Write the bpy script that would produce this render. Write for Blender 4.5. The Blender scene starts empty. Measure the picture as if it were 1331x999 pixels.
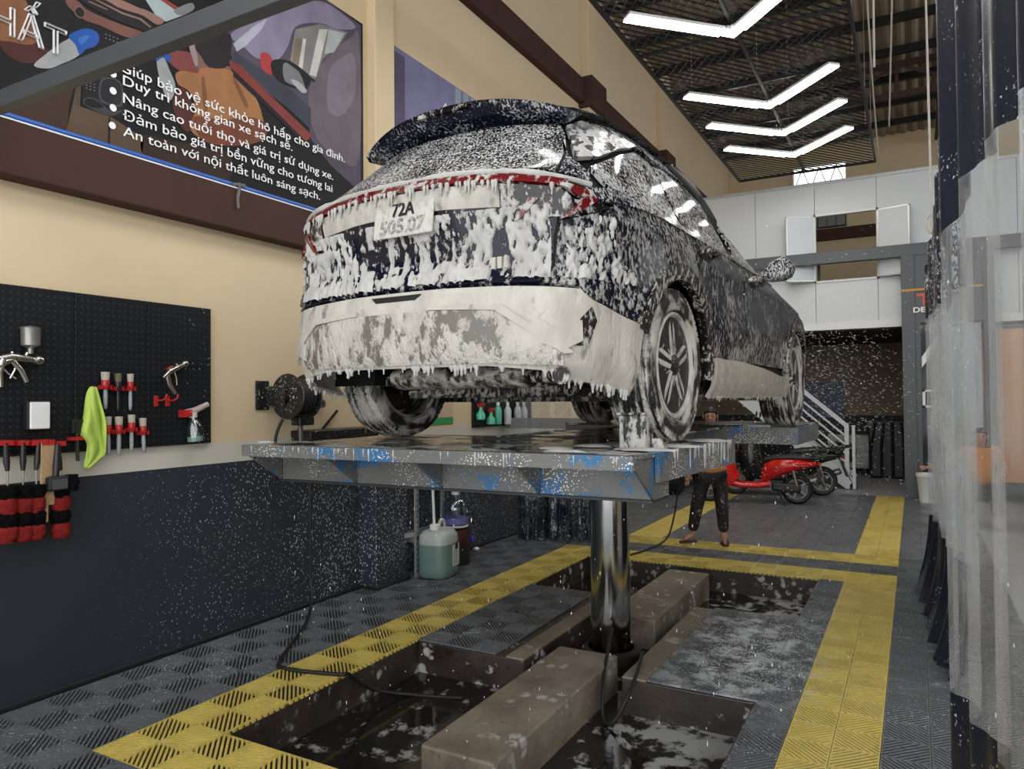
import bpy, bmesh, math, random
from mathutils import Vector, Matrix
from mathutils.geometry import delaunay_2d_cdt
random.seed(7)
PI = math.pi
sc = bpy.context.scene
COL = sc.collection

# ------------------------------------------------------------------ camera
FPX, CX, CY, EYE = 946.4, 665.5, 499.5, 1.65
YAW, PITCH, ROLL = math.radians(28.924), math.radians(1.102), math.radians(-0.513)
_F = Vector((-math.sin(YAW)*math.cos(PITCH), math.cos(YAW)*math.cos(PITCH), math.sin(PITCH)))
_r0 = Vector((math.cos(YAW), math.sin(YAW), 0)); _u0 = _r0.cross(_F)
CR = math.cos(ROLL)*_r0 + math.sin(ROLL)*_u0
CU = -math.sin(ROLL)*_r0 + math.cos(ROLL)*_u0
cd = bpy.data.cameras.new('camera'); cam = bpy.data.objects.new('camera', cd); COL.objects.link(cam)
cd.sensor_width = 36.0; cd.lens = 36.0*FPX/1331.0; cd.clip_end = 200; cd.clip_start = .02
cam.matrix_world = Matrix(((CR.x, CU.x, -_F.x, 0), (CR.y, CU.y, -_F.y, 0), (CR.z, CU.z, -_F.z, EYE), (0, 0, 0, 1)))
sc.camera = cam

# ------------------------------------------------------------------ world, exposure
w = bpy.data.worlds.new('daylight'); sc.world = w; w.use_nodes = True
bg = w.node_tree.nodes['Background']; bg.inputs[0].default_value = (.93, .97, 1, 1); bg.inputs[1].default_value = 1.9
sc.view_settings.view_transform = 'Standard'; sc.view_settings.look = 'None'
sc.view_settings.gamma = 1; sc.view_settings.use_curve_mapping = False
sc.view_settings.exposure = 0.6
sc.cycles.max_bounces = 8; sc.cycles.transparent_max_bounces = 24

# ------------------------------------------------------------------ measuring helpers (photo pixel -> point of a known plane of the room)
def ray(u, v): return CR*((u-CX)/FPX) - CU*((v-CY)/FPX) + _F
def on(u, v, ax, val):
    r = ray(u, v); o = Vector((0, 0, EYE)); t = (val-o[ax])/r[ax]; return o + r*t
def atX(u, v, x): return on(u, v, 0, x)
def atY(u, v, y): return on(u, v, 1, y)
def atZ(u, v, z=0.): return on(u, v, 2, z)

# ------------------------------------------------------------------ object helpers
def tag(o, label=None, cat=None, group=None, kind=None):
    if label: o['label'] = label
    if cat: o['category'] = cat
    if group: o['group'] = group
    if kind: o['kind'] = kind
    return o
def thing(name, label, cat, loc=(0, 0, 0), rz=0, group=None, kind=None):
    o = bpy.data.objects.new(name, None); COL.objects.link(o); o.empty_display_size = .05
    o.location = loc; o.rotation_euler = (0, 0, rz)
    return tag(o, label, cat, group, kind)
def link(name, me, parent=None, loc=None, rot=None):
    o = bpy.data.objects.new(name, me); COL.objects.link(o)
    if parent: o.parent = parent
    if loc is not None: o.location = loc
    if rot is not None: o.rotation_euler = rot
    return o
def copy_tree(o, parent=None):
    c = o.copy(); COL.objects.link(c); c.parent = parent
    for ch in o.children: copy_tree(ch, c)
    return c

class MB:
    def __init__(s): s.v = []; s.f = []; s.m = []; s.cur = 0
    def add(s, vs, fs):
        n = len(s.v); s.v += [tuple(p) for p in vs]; s.f += [tuple(i+n for i in f) for f in fs]; s.m += [s.cur]*len(fs); return s
    def box(s, a, b):
        x0, y0, z0 = a; x1, y1, z1 = b
        return s.add([(x0, y0, z0), (x1, y0, z0), (x1, y1, z0), (x0, y1, z0), (x0, y0, z1), (x1, y0, z1), (x1, y1, z1), (x0, y1, z1)],
              [(0, 3, 2, 1), (4, 5, 6, 7), (0, 1, 5, 4), (1, 2, 6, 5), (2, 3, 7, 6), (3, 0, 4, 7)])
    def cbox(s, c, d): return s.box([c[i]-d[i]/2 for i in range(3)], [c[i]+d[i]/2 for i in range(3)])
    def bar(s, p, q, w, h, up=(0, 0, 1)):
        p = Vector(p); q = Vector(q); d = (q-p).normalized(); u = Vector(up)
        if abs(d.dot(u)) > .98: u = Vector((1, 0, 0))
        r = d.cross(u).normalized()*(w/2); t = r.cross(d).normalized()*(h/2)
        return s.add([p-r-t, p+r-t, p+r+t, p-r+t, q-r-t, q+r-t, q+r+t, q-r+t],
              [(0, 1, 2, 3), (7, 6, 5, 4), (0, 4, 5, 1), (1, 5, 6, 2), (2, 6, 7, 3), (3, 7, 4, 0)])
    def tube(s, pts, r, n=8, cap=True):
        P = [Vector(p) for p in pts]; R = r if isinstance(r, (list, tuple)) else [r]*len(P)
        rings = []; ref = None
        for i, p in enumerate(P):
            d = (P[min(i+1, len(P)-1)]-P[max(i-1, 0)]).normalized()
            if ref is None:
                ref = Vector((0, 0, 1)) if abs(d.z) < .9 else Vector((1, 0, 0))
            a = (ref-d*ref.dot(d)).normalized(); b = d.cross(a); ref = a
            rings.append([p+(a*math.cos(2*PI*k/n)+b*math.sin(2*PI*k/n))*R[i] for k in range(n)])
        vs = [q for rg in rings for q in rg]
        fs = [(i*n+k, i*n+(k+1) % n, (i+1)*n+(k+1) % n, (i+1)*n+k) for i in range(len(P)-1) for k in range(n)]
        if cap: fs += [tuple(range(n))[::-1], tuple((len(P)-1)*n+k for k in range(n))]
        return s.add(vs, fs)
    def lathe(s, prof, n=24, c=(0, 0, 0), ax=2, closed=False):
        vs = []; m = len(prof)
        for k in range(n):
            a = 2*PI*k/n
            for r, h in prof:
                p = [0, 0, 0]; p[ax] = h; p[(ax+1) % 3] = r*math.cos(a); p[(ax+2) % 3] = r*math.sin(a)
                vs.append([p[i]+c[i] for i in range(3)])
        fs = []
        for k in range(n):
            k2 = (k+1) % n
            for i in range(m if closed else m-1):
                j = (i+1) % m
                fs.append((k*m+i, k2*m+i, k2*m+j, k*m+j))
        if not closed:
            if prof[0][0] > 1e-6: fs.append(tuple(k*m for k in range(n))[::-1])
            if prof[-1][0] > 1e-6: fs.append(tuple(k*m+m-1 for k in range(n)))
        return s.add(vs, fs)
    def prism(s, poly, a, b, ax=0):
        """poly in the two other axes, extruded from a to b along ax"""
        n = len(poly); vs = []
        for t in (a, b):
            for p, q in poly:
                v = [0, 0, 0]; v[ax] = t; v[(ax+1) % 3] = p; v[(ax+2) % 3] = q; vs.append(v)
        return s.add(vs, [tuple(range(n))[::-1], tuple(range(n, 2*n))]+[(i, (i+1) % n, n+(i+1) % n, n+i) for i in range(n)])
    def blob(s, c, r, nu=8, nv=5):
        c = Vector(c); r = r if isinstance(r, (tuple, list)) else (r, r, r)
        vs = [c+Vector((0, 0, r[2]))]
        for j in range(1, nv):
            t = PI*j/nv
            for k in range(nu):
                a = 2*PI*k/nu; vs.append(c+Vector((r[0]*math.sin(t)*math.cos(a), r[1]*math.sin(t)*math.sin(a), r[2]*math.cos(t))))
        vs.append(c-Vector((0, 0, r[2]))); L = len(vs)-1
        fs = [(0, 1+k, 1+(k+1) % nu) for k in range(nu)]
        for j in range(nv-2):
            for k in range(nu): fs.append((1+j*nu+k, 1+(j+1)*nu+k, 1+(j+1)*nu+(k+1) % nu, 1+j*nu+(k+1) % nu))
        fs += [(L, 1+(nv-2)*nu+(k+1) % nu, 1+(nv-2)*nu+k) for k in range(nu)]
        return s.add(vs, fs)
    def mesh(s, name, mats, smooth=None, fix=True):
        me = bpy.data.meshes.new(name); me.from_pydata(s.v, [], s.f)
        for m in (mats if isinstance(mats, (list, tuple)) else [mats]): me.materials.append(m)
        if s.cur or any(s.m):
            for p, i in zip(me.polygons, s.m): p.material_index = i
        if fix:
            b = bmesh.new(); b.from_mesh(me); bmesh.ops.recalc_face_normals(b, faces=b.faces); b.to_mesh(me); b.free()
        if smooth:
            me.shade_smooth(); me.set_sharp_from_angle(angle=math.radians(smooth))
        me.update(); return me
    def build(s, name, mats, parent=None, smooth=None, bevel=0, loc=None, rot=None, fix=True):
        o = link(name, s.mesh(name, mats, smooth, fix), parent, loc, rot)
        if bevel:
            m = o.modifiers.new('bevel', 'BEVEL'); m.width = bevel; m.segments = 2; m.limit_method = 'ANGLE'; m.angle_limit = math.radians(35)
        return o

def catmull(pts, n=6):
    P = [Vector(p) for p in pts]; out = []
    for i in range(len(P)-1):
        p0 = P[max(i-1, 0)]; p1 = P[i]; p2 = P[i+1]; p3 = P[min(i+2, len(P)-1)]
        for k in range(n):
            t = k/n
            out.append(.5*((2*p1)+(p2-p0)*t+(2*p0-5*p1+4*p2-p3)*t*t+(3*p1-p0-3*p2+p3)*t**3))
    out.append(P[-1]); return out
def lerp_tab(tab, x):
    if x <= tab[0][0]: return tab[0][1]
    for (a, b), (c, d) in zip(tab, tab[1:]):
        if x <= c: return b+(d-b)*(x-a)/(c-a)
    return tab[-1][1]
def smooth_tab(tab, x):
    n = len(tab)
    if x <= tab[0][0]: return tab[0][1]
    if x >= tab[-1][0]: return tab[-1][1]
    sl = [(tab[i+1][1]-tab[i][1])/(tab[i+1][0]-tab[i][0]) for i in range(n-1)]
    def tang(i):
        if i == 0: return sl[0]
        if i == n-1: return sl[-1]
        if sl[i-1]*sl[i] <= 0: return 0.
        return 2*sl[i-1]*sl[i]/(sl[i-1]+sl[i])
    for i in range(n-1):
        if x <= tab[i+1][0]:
            h = tab[i+1][0]-tab[i][0]; t = (x-tab[i][0])/h
            return ((2*t**3-3*t*t+1)*tab[i][1]+(t**3-2*t*t+t)*h*tang(i)+(-2*t**3+3*t*t)*tab[i+1][1]+(t**3-t*t)*h*tang(i+1))

# ------------------------------------------------------------------ materials
class NT:
    def __init__(s, name):
        s.mat = bpy.data.materials.new(name); s.mat.use_nodes = True; s.t = s.mat.node_tree
        s.b = s.t.nodes['Principled BSDF']; s.o = s.t.nodes['Material Output']
    def n(s, typ, **kw):
        nd = s.t.nodes.new('ShaderNode'+typ)
        for k, v in kw.items():
            if k.startswith('i_'):
                key = k[2:]; key = int(key) if key.isdigit() else key.replace('_', ' ')
                s.set(nd.inputs[key], v)
            else: setattr(nd, k, v)
        return nd
    def set(s, inp, v):
        if isinstance(v, bpy.types.NodeSocket): s.t.links.new(v, inp)
        else:
            try: inp.default_value = v
            except Exception: inp.default_value = (*v, 1)
    def bs(s, **kw):
        for k, v in kw.items(): s.set(s.b.inputs[k.replace('_', ' ')], v)
    def math(s, op, a, b=0., c=None, clamp=False):
        nd = s.t.nodes.new('ShaderNodeMath'); nd.operation = op; nd.use_clamp = clamp
        s.set(nd.inputs[0], a); s.set(nd.inputs[1], b)
        if c is not None: s.set(nd.inputs[2], c)
        return nd.outputs[0]
    def coord(s, kind='Object', scale=(1, 1, 1), rot=(0, 0, 0), loc=(0, 0, 0)):
        tc = s.t.nodes.new('ShaderNodeTexCoord'); mp = s.t.nodes.new('ShaderNodeMapping')
        mp.inputs['Scale'].default_value = scale; mp.inputs['Rotation'].default_value = rot; mp.inputs['Location'].default_value = loc
        s.t.links.new(tc.outputs[kind], mp.inputs[0]); return mp.outputs[0]
    def geo(s): return s.n('NewGeometry').outputs['Position']
    def noise(s, vec, scale=5., detail=4., rough=.55):
        nd = s.n('TexNoise', i_Scale=scale, i_Detail=detail, i_Roughness=rough); s.t.links.new(vec, nd.inputs['Vector']); return nd.outputs['Fac']
    def voro(s, vec, scale=5., feature='F1', rnd=1.):
        nd = s.n('TexVoronoi', i_Scale=scale, feature=feature, i_Randomness=rnd); s.t.links.new(vec, nd.inputs['Vector']); return nd
    def rng(s, v, a, b, c=0., d=1.):
        nd = s.t.nodes.new('ShaderNodeMapRange'); s.set(nd.inputs[0], v)
        for i, x in enumerate((a, b, c, d)): s.set(nd.inputs[i+1], x)
        return nd.outputs[0]
    def mix(s, f, a, b):
        nd = s.t.nodes.new('ShaderNodeMix'); nd.data_type = 'RGBA'
        s.set(nd.inputs[0], f); s.set(nd.inputs[6], a); s.set(nd.inputs[7], b); return nd.outputs[2]
    def bump(s, h, strength=.3, dist=.01):
        nd = s.n('Bump', i_Strength=strength, i_Distance=dist); s.t.links.new(h, nd.inputs['Height']); s.t.links.new(nd.outputs[0], s.b.inputs['Normal'])
    def sep(s, v): return s.n('SeparateXYZ', i_0=v).outputs

def c3(h):
    h = h.lstrip('#'); f = lambda c: c/12.92 if c <= .04045 else ((c+.055)/1.055)**2.4
    return tuple(f(int(h[i:i+2], 16)/255) for i in (0, 2, 4))
_cache = {}
def plain(name, col, rough=.5, metal=0., spec=.5, var=.12, scale=18., bump=0., emit=0., trans=0.):
    """simple procedural paint / plastic / metal with slight mottling"""
    if name in _cache: return _cache[name]
    t = NT(name); col = c3(col) if isinstance(col, str) else col
    f = t.noise(t.coord(), scale, 3.)
    a = tuple(max(0, c*(1-var)) for c in col); b = tuple(min(1, c*(1+var)) for c in col)
    t.bs(Base_Color=t.mix(f, (*a, 1), (*b, 1)), Roughness=rough, Metallic=metal)
    t.b.inputs['Specular IOR Level'].default_value = spec
    if bump: t.bump(t.noise(t.coord(), scale*6, 2.), bump, .004)
    if emit: t.bs(Emission_Color=(*col, 1), Emission_Strength=emit)
    if trans: t.bs(Transmission_Weight=trans)
    _cache[name] = t.mat; return t.mat

def clear_film(name, tint=(.9, .92, .93), haze=.16, gloss=.12, rough=.12, hazecol=(.8, .82, .84)):
    """thin see-through plastic or glass sheet: mostly transparent, a little milky, a little shiny"""
    t = NT(name); t.t.nodes.remove(t.b)
    tr = t.n('BsdfTransparent', i_Color=(*tint, 1)); df = t.n('BsdfDiffuse', i_Color=(*hazecol, 1)); tl = t.n('BsdfTranslucent', i_Color=(*hazecol, 1))
    gl = t.n('BsdfGlossy', i_Roughness=rough)
    def mx(f, a, b):
        m = t.n('MixShader'); t.set(m.inputs[0], f); t.t.links.new(a, m.inputs[1]); t.t.links.new(b, m.inputs[2]); return m.outputs[0]
    n = t.noise(t.coord(scale=(1, 1, .35)), 9., 5.)
    hz = t.math('MULTIPLY', t.rng(n, .3, .75, .4, 1.8), haze)
    a = mx(hz, tr.outputs[0], mx(.5, df.outputs[0], tl.outputs[0]))
    b = mx(gloss, a, gl.outputs[0])
    sp = t.voro(t.coord(scale=(1, 1, .45)), 26.); spk = t.math('LESS_THAN', sp.outputs['Distance'], t.rng(t.noise(t.coord(), 3.), .4, .7, .0, .12))
    c = mx(t.math('MULTIPLY', spk, .75), b, t.n('BsdfDiffuse', i_Color=(.85, .85, .85, 1)).outputs[0])
    t.t.links.new(c, t.o.inputs[0]); return t.mat
def glass(name, tint=(.9, .95, .95), gloss=.1):
    if name in _cache: return _cache[name]
    t = NT(name); t.t.nodes.remove(t.b)
    m = t.n('MixShader', i_0=gloss); t.t.links.new(t.n('BsdfTransparent', i_Color=(*tint, 1)).outputs[0], m.inputs[1])
    t.t.links.new(t.n('BsdfGlossy', i_Roughness=.05).outputs[0], m.inputs[2]); t.t.links.new(m.outputs[0], t.o.inputs[0])
    _cache[name] = t.mat; return t.mat

def emitter(name, col, strength):
    t = NT(name); t.bs(Base_Color=(*col, 1), Emission_Color=(*col, 1), Emission_Strength=strength)
    n = t.noise(t.coord(), 3.); t.bs(Roughness=t.rng(n, 0, 1, .3, .5)); return t.mat

def foam_mat(name, base, rough=.25, metal=0., cov=.5, scale=(20, 20, 9), foam=(.50, .485, .46), soft=.035, fine=0., zr=None, base_spec=.5, bump=.6, big=.35, yr_=None, coat=0., film=0., rot=(0, 0, 0)):
    """a dirty-washed surface: base paint with soap foam lying on it in clots (own shape, from noise)"""
    t = NT(name); co = t.coord(scale=scale, rot=rot)
    n1 = t.noise(co, 1., 3., .6); n2 = t.noise(t.coord(), 5., 2.)
    v = t.math('ADD', n1, t.math('MULTIPLY', t.math('SUBTRACT', n2, .5), big))
    if fine:
        n3 = t.noise(t.coord(scale=(scale[0]*6, scale[1]*6, scale[2]*6)), 1., 2.)
        v = t.math('ADD', v, t.math('MULTIPLY', t.math('SUBTRACT', n3, .5), fine))
    thr = .5-(cov-.5)*.42
    if zr:
        z = t.sep(t.coord())[2]; thr = t.math('ADD', thr, t.rng(z, zr[0], zr[1], -zr[2], -zr[3]))
    m = t.math('SUBTRACT', v, thr); mask = t.rng(m, -soft, soft)
    tone = t.noise(t.coord(scale=(3, 3, 1.2)), 4., 5.)
    fcol = t.mix(t.rng(tone, .3, .7), tuple(c*.78 for c in foam)+(1,), tuple(min(1, c*1.1) for c in foam)+(1,))
    if film: mask = t.math('MAXIMUM', mask, film)
    t.bs(Base_Color=t.mix(mask, (*base, 1), fcol), Roughness=t.rng(mask, 0, 1, rough, .75), Metallic=t.math('MULTIPLY', t.math('SUBTRACT', 1., mask), metal))
    t.b.inputs['Specular IOR Level'].default_value = base_spec
    if coat: t.bs(Coat_Weight=t.math('MULTIPLY', t.math('SUBTRACT', 1., mask), coat))
    h = t.rng(m, -.05, .2); t.bump(h, bump, .012)
    return t.mat

def text_mesh(name, body, mat, parent, width, height=None, outline=0., bold=0., thick=.0015):
    """lettering as a flat mesh in its own x (right) / y (up) plane, scaled to a given width (and cap height)"""
    horn = []; plainb = body
    for a, b in (('ơ', 'o'), ('ớ', 'ó')): plainb = plainb.replace(a, b)
    for i, ch in enumerate(body):
        if ch in 'ơớ':
            xs_ = []
            for tx_ in (plainb[:i+1].replace('ó', 'o'), plainb[:1]):
                c2 = bpy.data.curves.new('m', 'FONT'); c2.body = tx_; o2 = bpy.data.objects.new('m', c2); COL.objects.link(o2)
                m2 = bpy.data.meshes.new_from_object(o2.evaluated_get(bpy.context.evaluated_depsgraph_get())); xs_.append((max(v.co.x for v in m2.vertices), min(v.co.x for v in m2.vertices)))
                bpy.data.objects.remove(o2); bpy.data.curves.remove(c2); bpy.data.meshes.remove(m2)
            horn.append(xs_[0][0])
    cu = bpy.data.curves.new(name, 'FONT'); cu.body = plainb; cu.size = 1; cu.resolution_u = 3
    if outline: cu.fill_mode = 'NONE'; cu.bevel_depth = outline; cu.bevel_resolution = 0
    else: cu.offset = bold; cu.extrude = thick
    o = bpy.data.objects.new(name, cu); COL.objects.link(o)
    dg = bpy.context.evaluated_depsgraph_get(); me = bpy.data.meshes.new_from_object(o.evaluated_get(dg))
    bpy.data.objects.remove(o); bpy.data.curves.remove(cu)
    xs = [v.co.x for v in me.vertices]; ys = [v.co.y for v in me.vertices]
    x0, x1, y0, y1 = min(xs), max(xs), min(ys), max(ys); sx = width/(x1-x0); sy = height if height else sx
    for v in me.vertices:
        v.co.x = (v.co.x-x0)*sx; v.co.y *= sy
    if horn:
        bmh = bmesh.new(); bmh.from_mesh(me)
        for hx in horn:
            q = [(hx-.10, .46), (hx-.01, .47), (hx+.01, .56), (hx+.055, .56), (hx+.04, .44), (hx-.06, .38)]
            bmh.faces.new([bmh.verts.new(((x-x0)*sx, y*sy, thick)) for x, y in q])
        bmh.to_mesh(me); bmh.free()
    me.materials.clear(); me.materials.append(mat)
    # one object for each word: cut the line where the gaps between letters are wide
    par = list(range(len(me.vertices)))
    def fd(i):
        while par[i] != i: par[i] = par[par[i]]; i = par[i]
        return i
    for e in me.edges: par[fd(e.vertices[0])] = fd(e.vertices[1])
    isl = {}
    for i, v in enumerate(me.vertices): isl.setdefault(fd(i), []).append(i)
    spans = sorted((min(me.vertices[i].co.x for i in q), max(me.vertices[i].co.x for i in q), q) for q in isl.values())
    words = []
    for a, b, q in spans:
        if words and a-words[-1][1] < .17*sx: words[-1][1] = max(b, words[-1][1]); words[-1][2] += q
        else: words.append([a, b, list(q)])
    root = None
    for a, b, q in words:
        idx = {j: i for i, j in enumerate(q)}; m2 = bpy.data.meshes.new(name)
        m2.from_pydata([tuple(me.vertices[j].co) for j in q], [], [tuple(idx[k] for k in p.vertices) for p in me.polygons if p.vertices[0] in idx]); m2.materials.append(mat)
        o2 = link(name, m2, parent); o2['w'] = 1
        if root is None: root = [o2]
        else: root.append(o2)
    for o2 in root: del o2['w']
    return root
# ================================================================== ROOM
WX = -4.31                      # left wall plane
XR, TX, TY = -.165, .41, .4195  # tile grid: right edge of the yellow strip, pitches
PX0, PX1, PY0, PY1, PZ = XR-7*TX, -.78, 2.5, 7.115, -.235

def tile_mat(name, col, fleck=1.):
    t = NT(name); g = t.geo(); n = t.noise(g, 9., 4.)
    v = t.voro(g, 55.); dens = t.rng(t.noise(g, 1.1, 3.), .35, .7, .07, .24)
    px = t.sep(g)
    dx = t.math('ABSOLUTE', t.math('ADD', px[0], .98)); dy = t.math('ABSOLUTE', t.math('SUBTRACT', px[1], 4.9))
    near = t.math('MULTIPLY', t.rng(dx, .1, .55, 1, 0), t.rng(dy, .5, 1.2, 1, 0))
    dens = t.math('ADD', dens, t.math('MULTIPLY', near, .2))
    spot = t.math('MULTIPLY', t.math('LESS_THAN', v.outputs['Distance'], dens), fleck)
    suds = t.math('MULTIPLY', t.rng(t.noise(g, 7., 6., .7), .47, .58), near)
    suds = t.math('MAXIMUM', suds, t.math('MULTIPLY', t.rng(t.noise(g, 4.5, 7., .75), .63, .70), .7*fleck))
    base = t.mix(n, tuple(c*.7 for c in col)+(1,), tuple(c*1.25 for c in col)+(1,))
    m = t.math('MAXIMUM', spot, suds)
    t.bs(Base_Color=t.mix(m, base, (.62, .64, .66, 1)), Roughness=t.rng(t.noise(g, 2.3, 3.), .3, .7, .22, .55))
    t.bump(t.noise(g, 160., 2.), .15, .002); return t.mat
M_gray = tile_mat('grey_plastic_tile', (.125, .132, .142)); M_yel = tile_mat('yellow_plastic_tile', (.64, .50, .12), .8)
M_slot = plain('tile_slot_shadow_grey', (.012, .012, .013), .7)

def concrete(name, col, dark, wet=.5):
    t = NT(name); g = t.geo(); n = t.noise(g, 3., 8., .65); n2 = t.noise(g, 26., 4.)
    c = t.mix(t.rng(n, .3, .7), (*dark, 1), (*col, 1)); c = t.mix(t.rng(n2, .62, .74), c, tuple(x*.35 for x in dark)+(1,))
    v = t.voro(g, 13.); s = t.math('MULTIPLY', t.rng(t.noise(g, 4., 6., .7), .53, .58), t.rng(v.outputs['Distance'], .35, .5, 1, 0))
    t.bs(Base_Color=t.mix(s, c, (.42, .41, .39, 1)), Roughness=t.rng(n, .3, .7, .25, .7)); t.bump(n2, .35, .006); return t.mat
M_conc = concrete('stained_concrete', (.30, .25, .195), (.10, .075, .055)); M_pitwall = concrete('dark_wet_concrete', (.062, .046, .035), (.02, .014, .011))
M_slab = plain('grey_concrete_slab', (.34, .34, .34), .5, var=.2, scale=3)

# ---- floor slab with the pit let into it
fm = MB(); Z0, Z1 = -.3, -.017
fm.box((WX, -3, Z0), (PX0, 20, Z1)); fm.box((PX1, -3, Z0), (6.5, 20, Z1)); fm.box((PX0, -3, Z0), (PX1, PY0, Z1)); fm.box((PX0, PY1, Z0), (PX1, 20, Z1))
floor = tag(fm.build('floor', M_slab), 'workshop floor of grey and yellow slotted tiles with a sunken lift pit', 'floor', kind='structure')
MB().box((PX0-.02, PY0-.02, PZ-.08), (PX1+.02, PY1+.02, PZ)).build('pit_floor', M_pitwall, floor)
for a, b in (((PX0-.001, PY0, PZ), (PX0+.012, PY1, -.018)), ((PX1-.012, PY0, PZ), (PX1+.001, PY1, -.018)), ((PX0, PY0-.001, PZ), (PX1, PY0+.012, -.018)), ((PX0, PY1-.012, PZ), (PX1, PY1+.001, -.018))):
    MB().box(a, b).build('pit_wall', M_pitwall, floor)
# shallow dirty water with suds
def water_mat():
    t = NT('soapy_water'); g = t.geo(); w1 = t.noise(g, 2.2, 3.)
    d = t.n('VectorMath', operation='ADD', i_0=g, i_1=t.n('VectorMath', operation='SCALE', i_0=t.n('TexNoise', i_Scale=3., i_Detail=3.).outputs['Color'], i_Scale=.35).outputs[0]).outputs[0]
    s = t.noise(d, 5.5, 7., .62); px = t.sep(g)
    bias = t.math('ADD', t.rng(px[0], -1.9, -1.2, 0., .13), t.rng(px[1], 3.4, 2.7, 0., .02))
    m = t.rng(t.math('ADD', s, bias), .58, .66)
    t.bs(Base_Color=t.mix(m, (.014, .012, .010, 1), (.36, .36, .35, 1)), Roughness=t.rng(m, 0, 1, .06, .5)); t.bump(t.noise(g, 20., 3.), .12, .004); return t.mat
MB().box((PX0+.014, PY0+.014, PZ+.001), (PX1-.014, PY1-.014, PZ+.012)).build('pit_water', water_mat(), floor)
# concrete blocks standing in the pit
tag(MB().box((-2.10, 2.86, PZ), (-1.69, 4.43, 0)).build('pit_beam', M_conc, floor, bevel=.012), 'brown concrete beam in the pit nearest the viewer')
tag(MB().box((-2.10, 5.25, PZ), (-1.71, 6.88, 0)).build('pit_beam', M_conc, floor, bevel=.012), 'brown concrete beam behind the lift piston')
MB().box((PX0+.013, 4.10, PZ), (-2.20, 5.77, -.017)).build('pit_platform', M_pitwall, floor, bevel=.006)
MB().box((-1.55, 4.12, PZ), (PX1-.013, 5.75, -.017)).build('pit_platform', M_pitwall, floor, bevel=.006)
MB().box((-2.33, 4.10, -.016), (-2.20, 5.77, -.004)).build('concrete_ledge', M_conc, floor, bevel=.004)
MB().box((-1.55, 4.12, -.016), (-1.40, 5.75, -.004)).build('concrete_ledge', M_conc, floor, bevel=.004)

# ---- slotted tiles
def clip(poly, a, b, c):   # keep a*x+b*y <= c
    out = []
    for i in range(len(poly)):
        p, q = poly[i], poly[(i+1) % len(poly)]; dp = a*p[0]+b*p[1]-c; dq = a*q[0]+b*q[1]-c
        if dp <= 0: out.append(p)
        if (dp < 0) != (dq < 0) and abs(dp-dq) > 1e-12:
            t = dp/(dp-dq); out.append((p[0]+t*(q[0]-p[0]), p[1]+t*(q[1]-p[1])))
    return out
def tile_mesh(name, nx, ny, mat, ribs=True, teeth=None, par=0):
    m = MB(); sx, sy = TX/2, TY/2; W_, H_ = nx*sx, ny*sy; g = .0015
    m.cur = 1; m.box((g, g, -.017), (W_-g, H_-g, -.011)); m.cur = 0
    def slab(poly, z0=-.012, z1=0.):
        if len(poly) < 3: return
        n = len(poly); m.add([(x, y, z0) for x, y in poly]+[(x, y, z1) for x, y in poly], [tuple(range(n, 2*n))]+[(i, (i+1) % n, n+(i+1) % n, n+i) for i in range(n)])
    for i in range(nx):
        for j in range(ny):
            x0, y0 = i*sx+g, j*sy+g; x1, y1 = (i+1)*sx-g, (j+1)*sy-g
            if not ribs:
                slab([(x0, y0), (x1, y0), (x1, y1), (x0, y1)]); continue
            e = .006
            for p in ([(x0, y0), (x1, y0), (x1, y0+e), (x0, y0+e)], [(x0, y1-e), (x1, y1-e), (x1, y1), (x0, y1)], [(x0, y0+e), (x0+e, y0+e), (x0+e, y1-e), (x0, y1-e)], [(x1-e, y0+e), (x1, y0+e), (x1, y1-e), (x1-e, y1-e)]): slab(p)
            sq = [(x0+e, y0+e), (x1-e, y0+e), (x1-e, y1-e), (x0+e, y1-e)]; sg = 1 if (i+j+par) % 2 else -1
            pitch = .0225; wd = .0118; c = -pitch*14
            cx, cy = (x0+x1)/2, (y0+y1)/2; base = cx+sg*cy
            for k in range(-10, 11):
                lo = base+k*pitch*1.414; hi = lo+wd*1.414
                p = clip(clip(sq, 1, sg, hi), -1, -sg, -lo); slab(p)
    if teeth:
        for k in range(5*max(nx, ny)//1):
            if teeth == 'x1': m.box((W_-.002, .01+k*.04, -.026), (W_+.007, .03+k*.04, -.003))
            if teeth == 'y0': m.box((.01+k*.04, -.006, -.022), (.03+k*.04, .002, -.003))
    return m.mesh(name, [mat, M_slot], fix=False)
T = {}
def tm(col, nx=2, ny=2, ribs=True, teeth=None):
    k = (col, nx, ny, ribs, teeth)
    if k not in T: T[k] = tile_mesh('floor_tile', nx, ny, M_yel if col == 'y' else M_gray, ribs, teeth)
    return T[k]
tiles = []   # (x, y, key)
def tx(k): return XR-TX*k
def ty(j): return PY0+TY*j            # j = 0 front pit edge, 11 back pit edge
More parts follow.
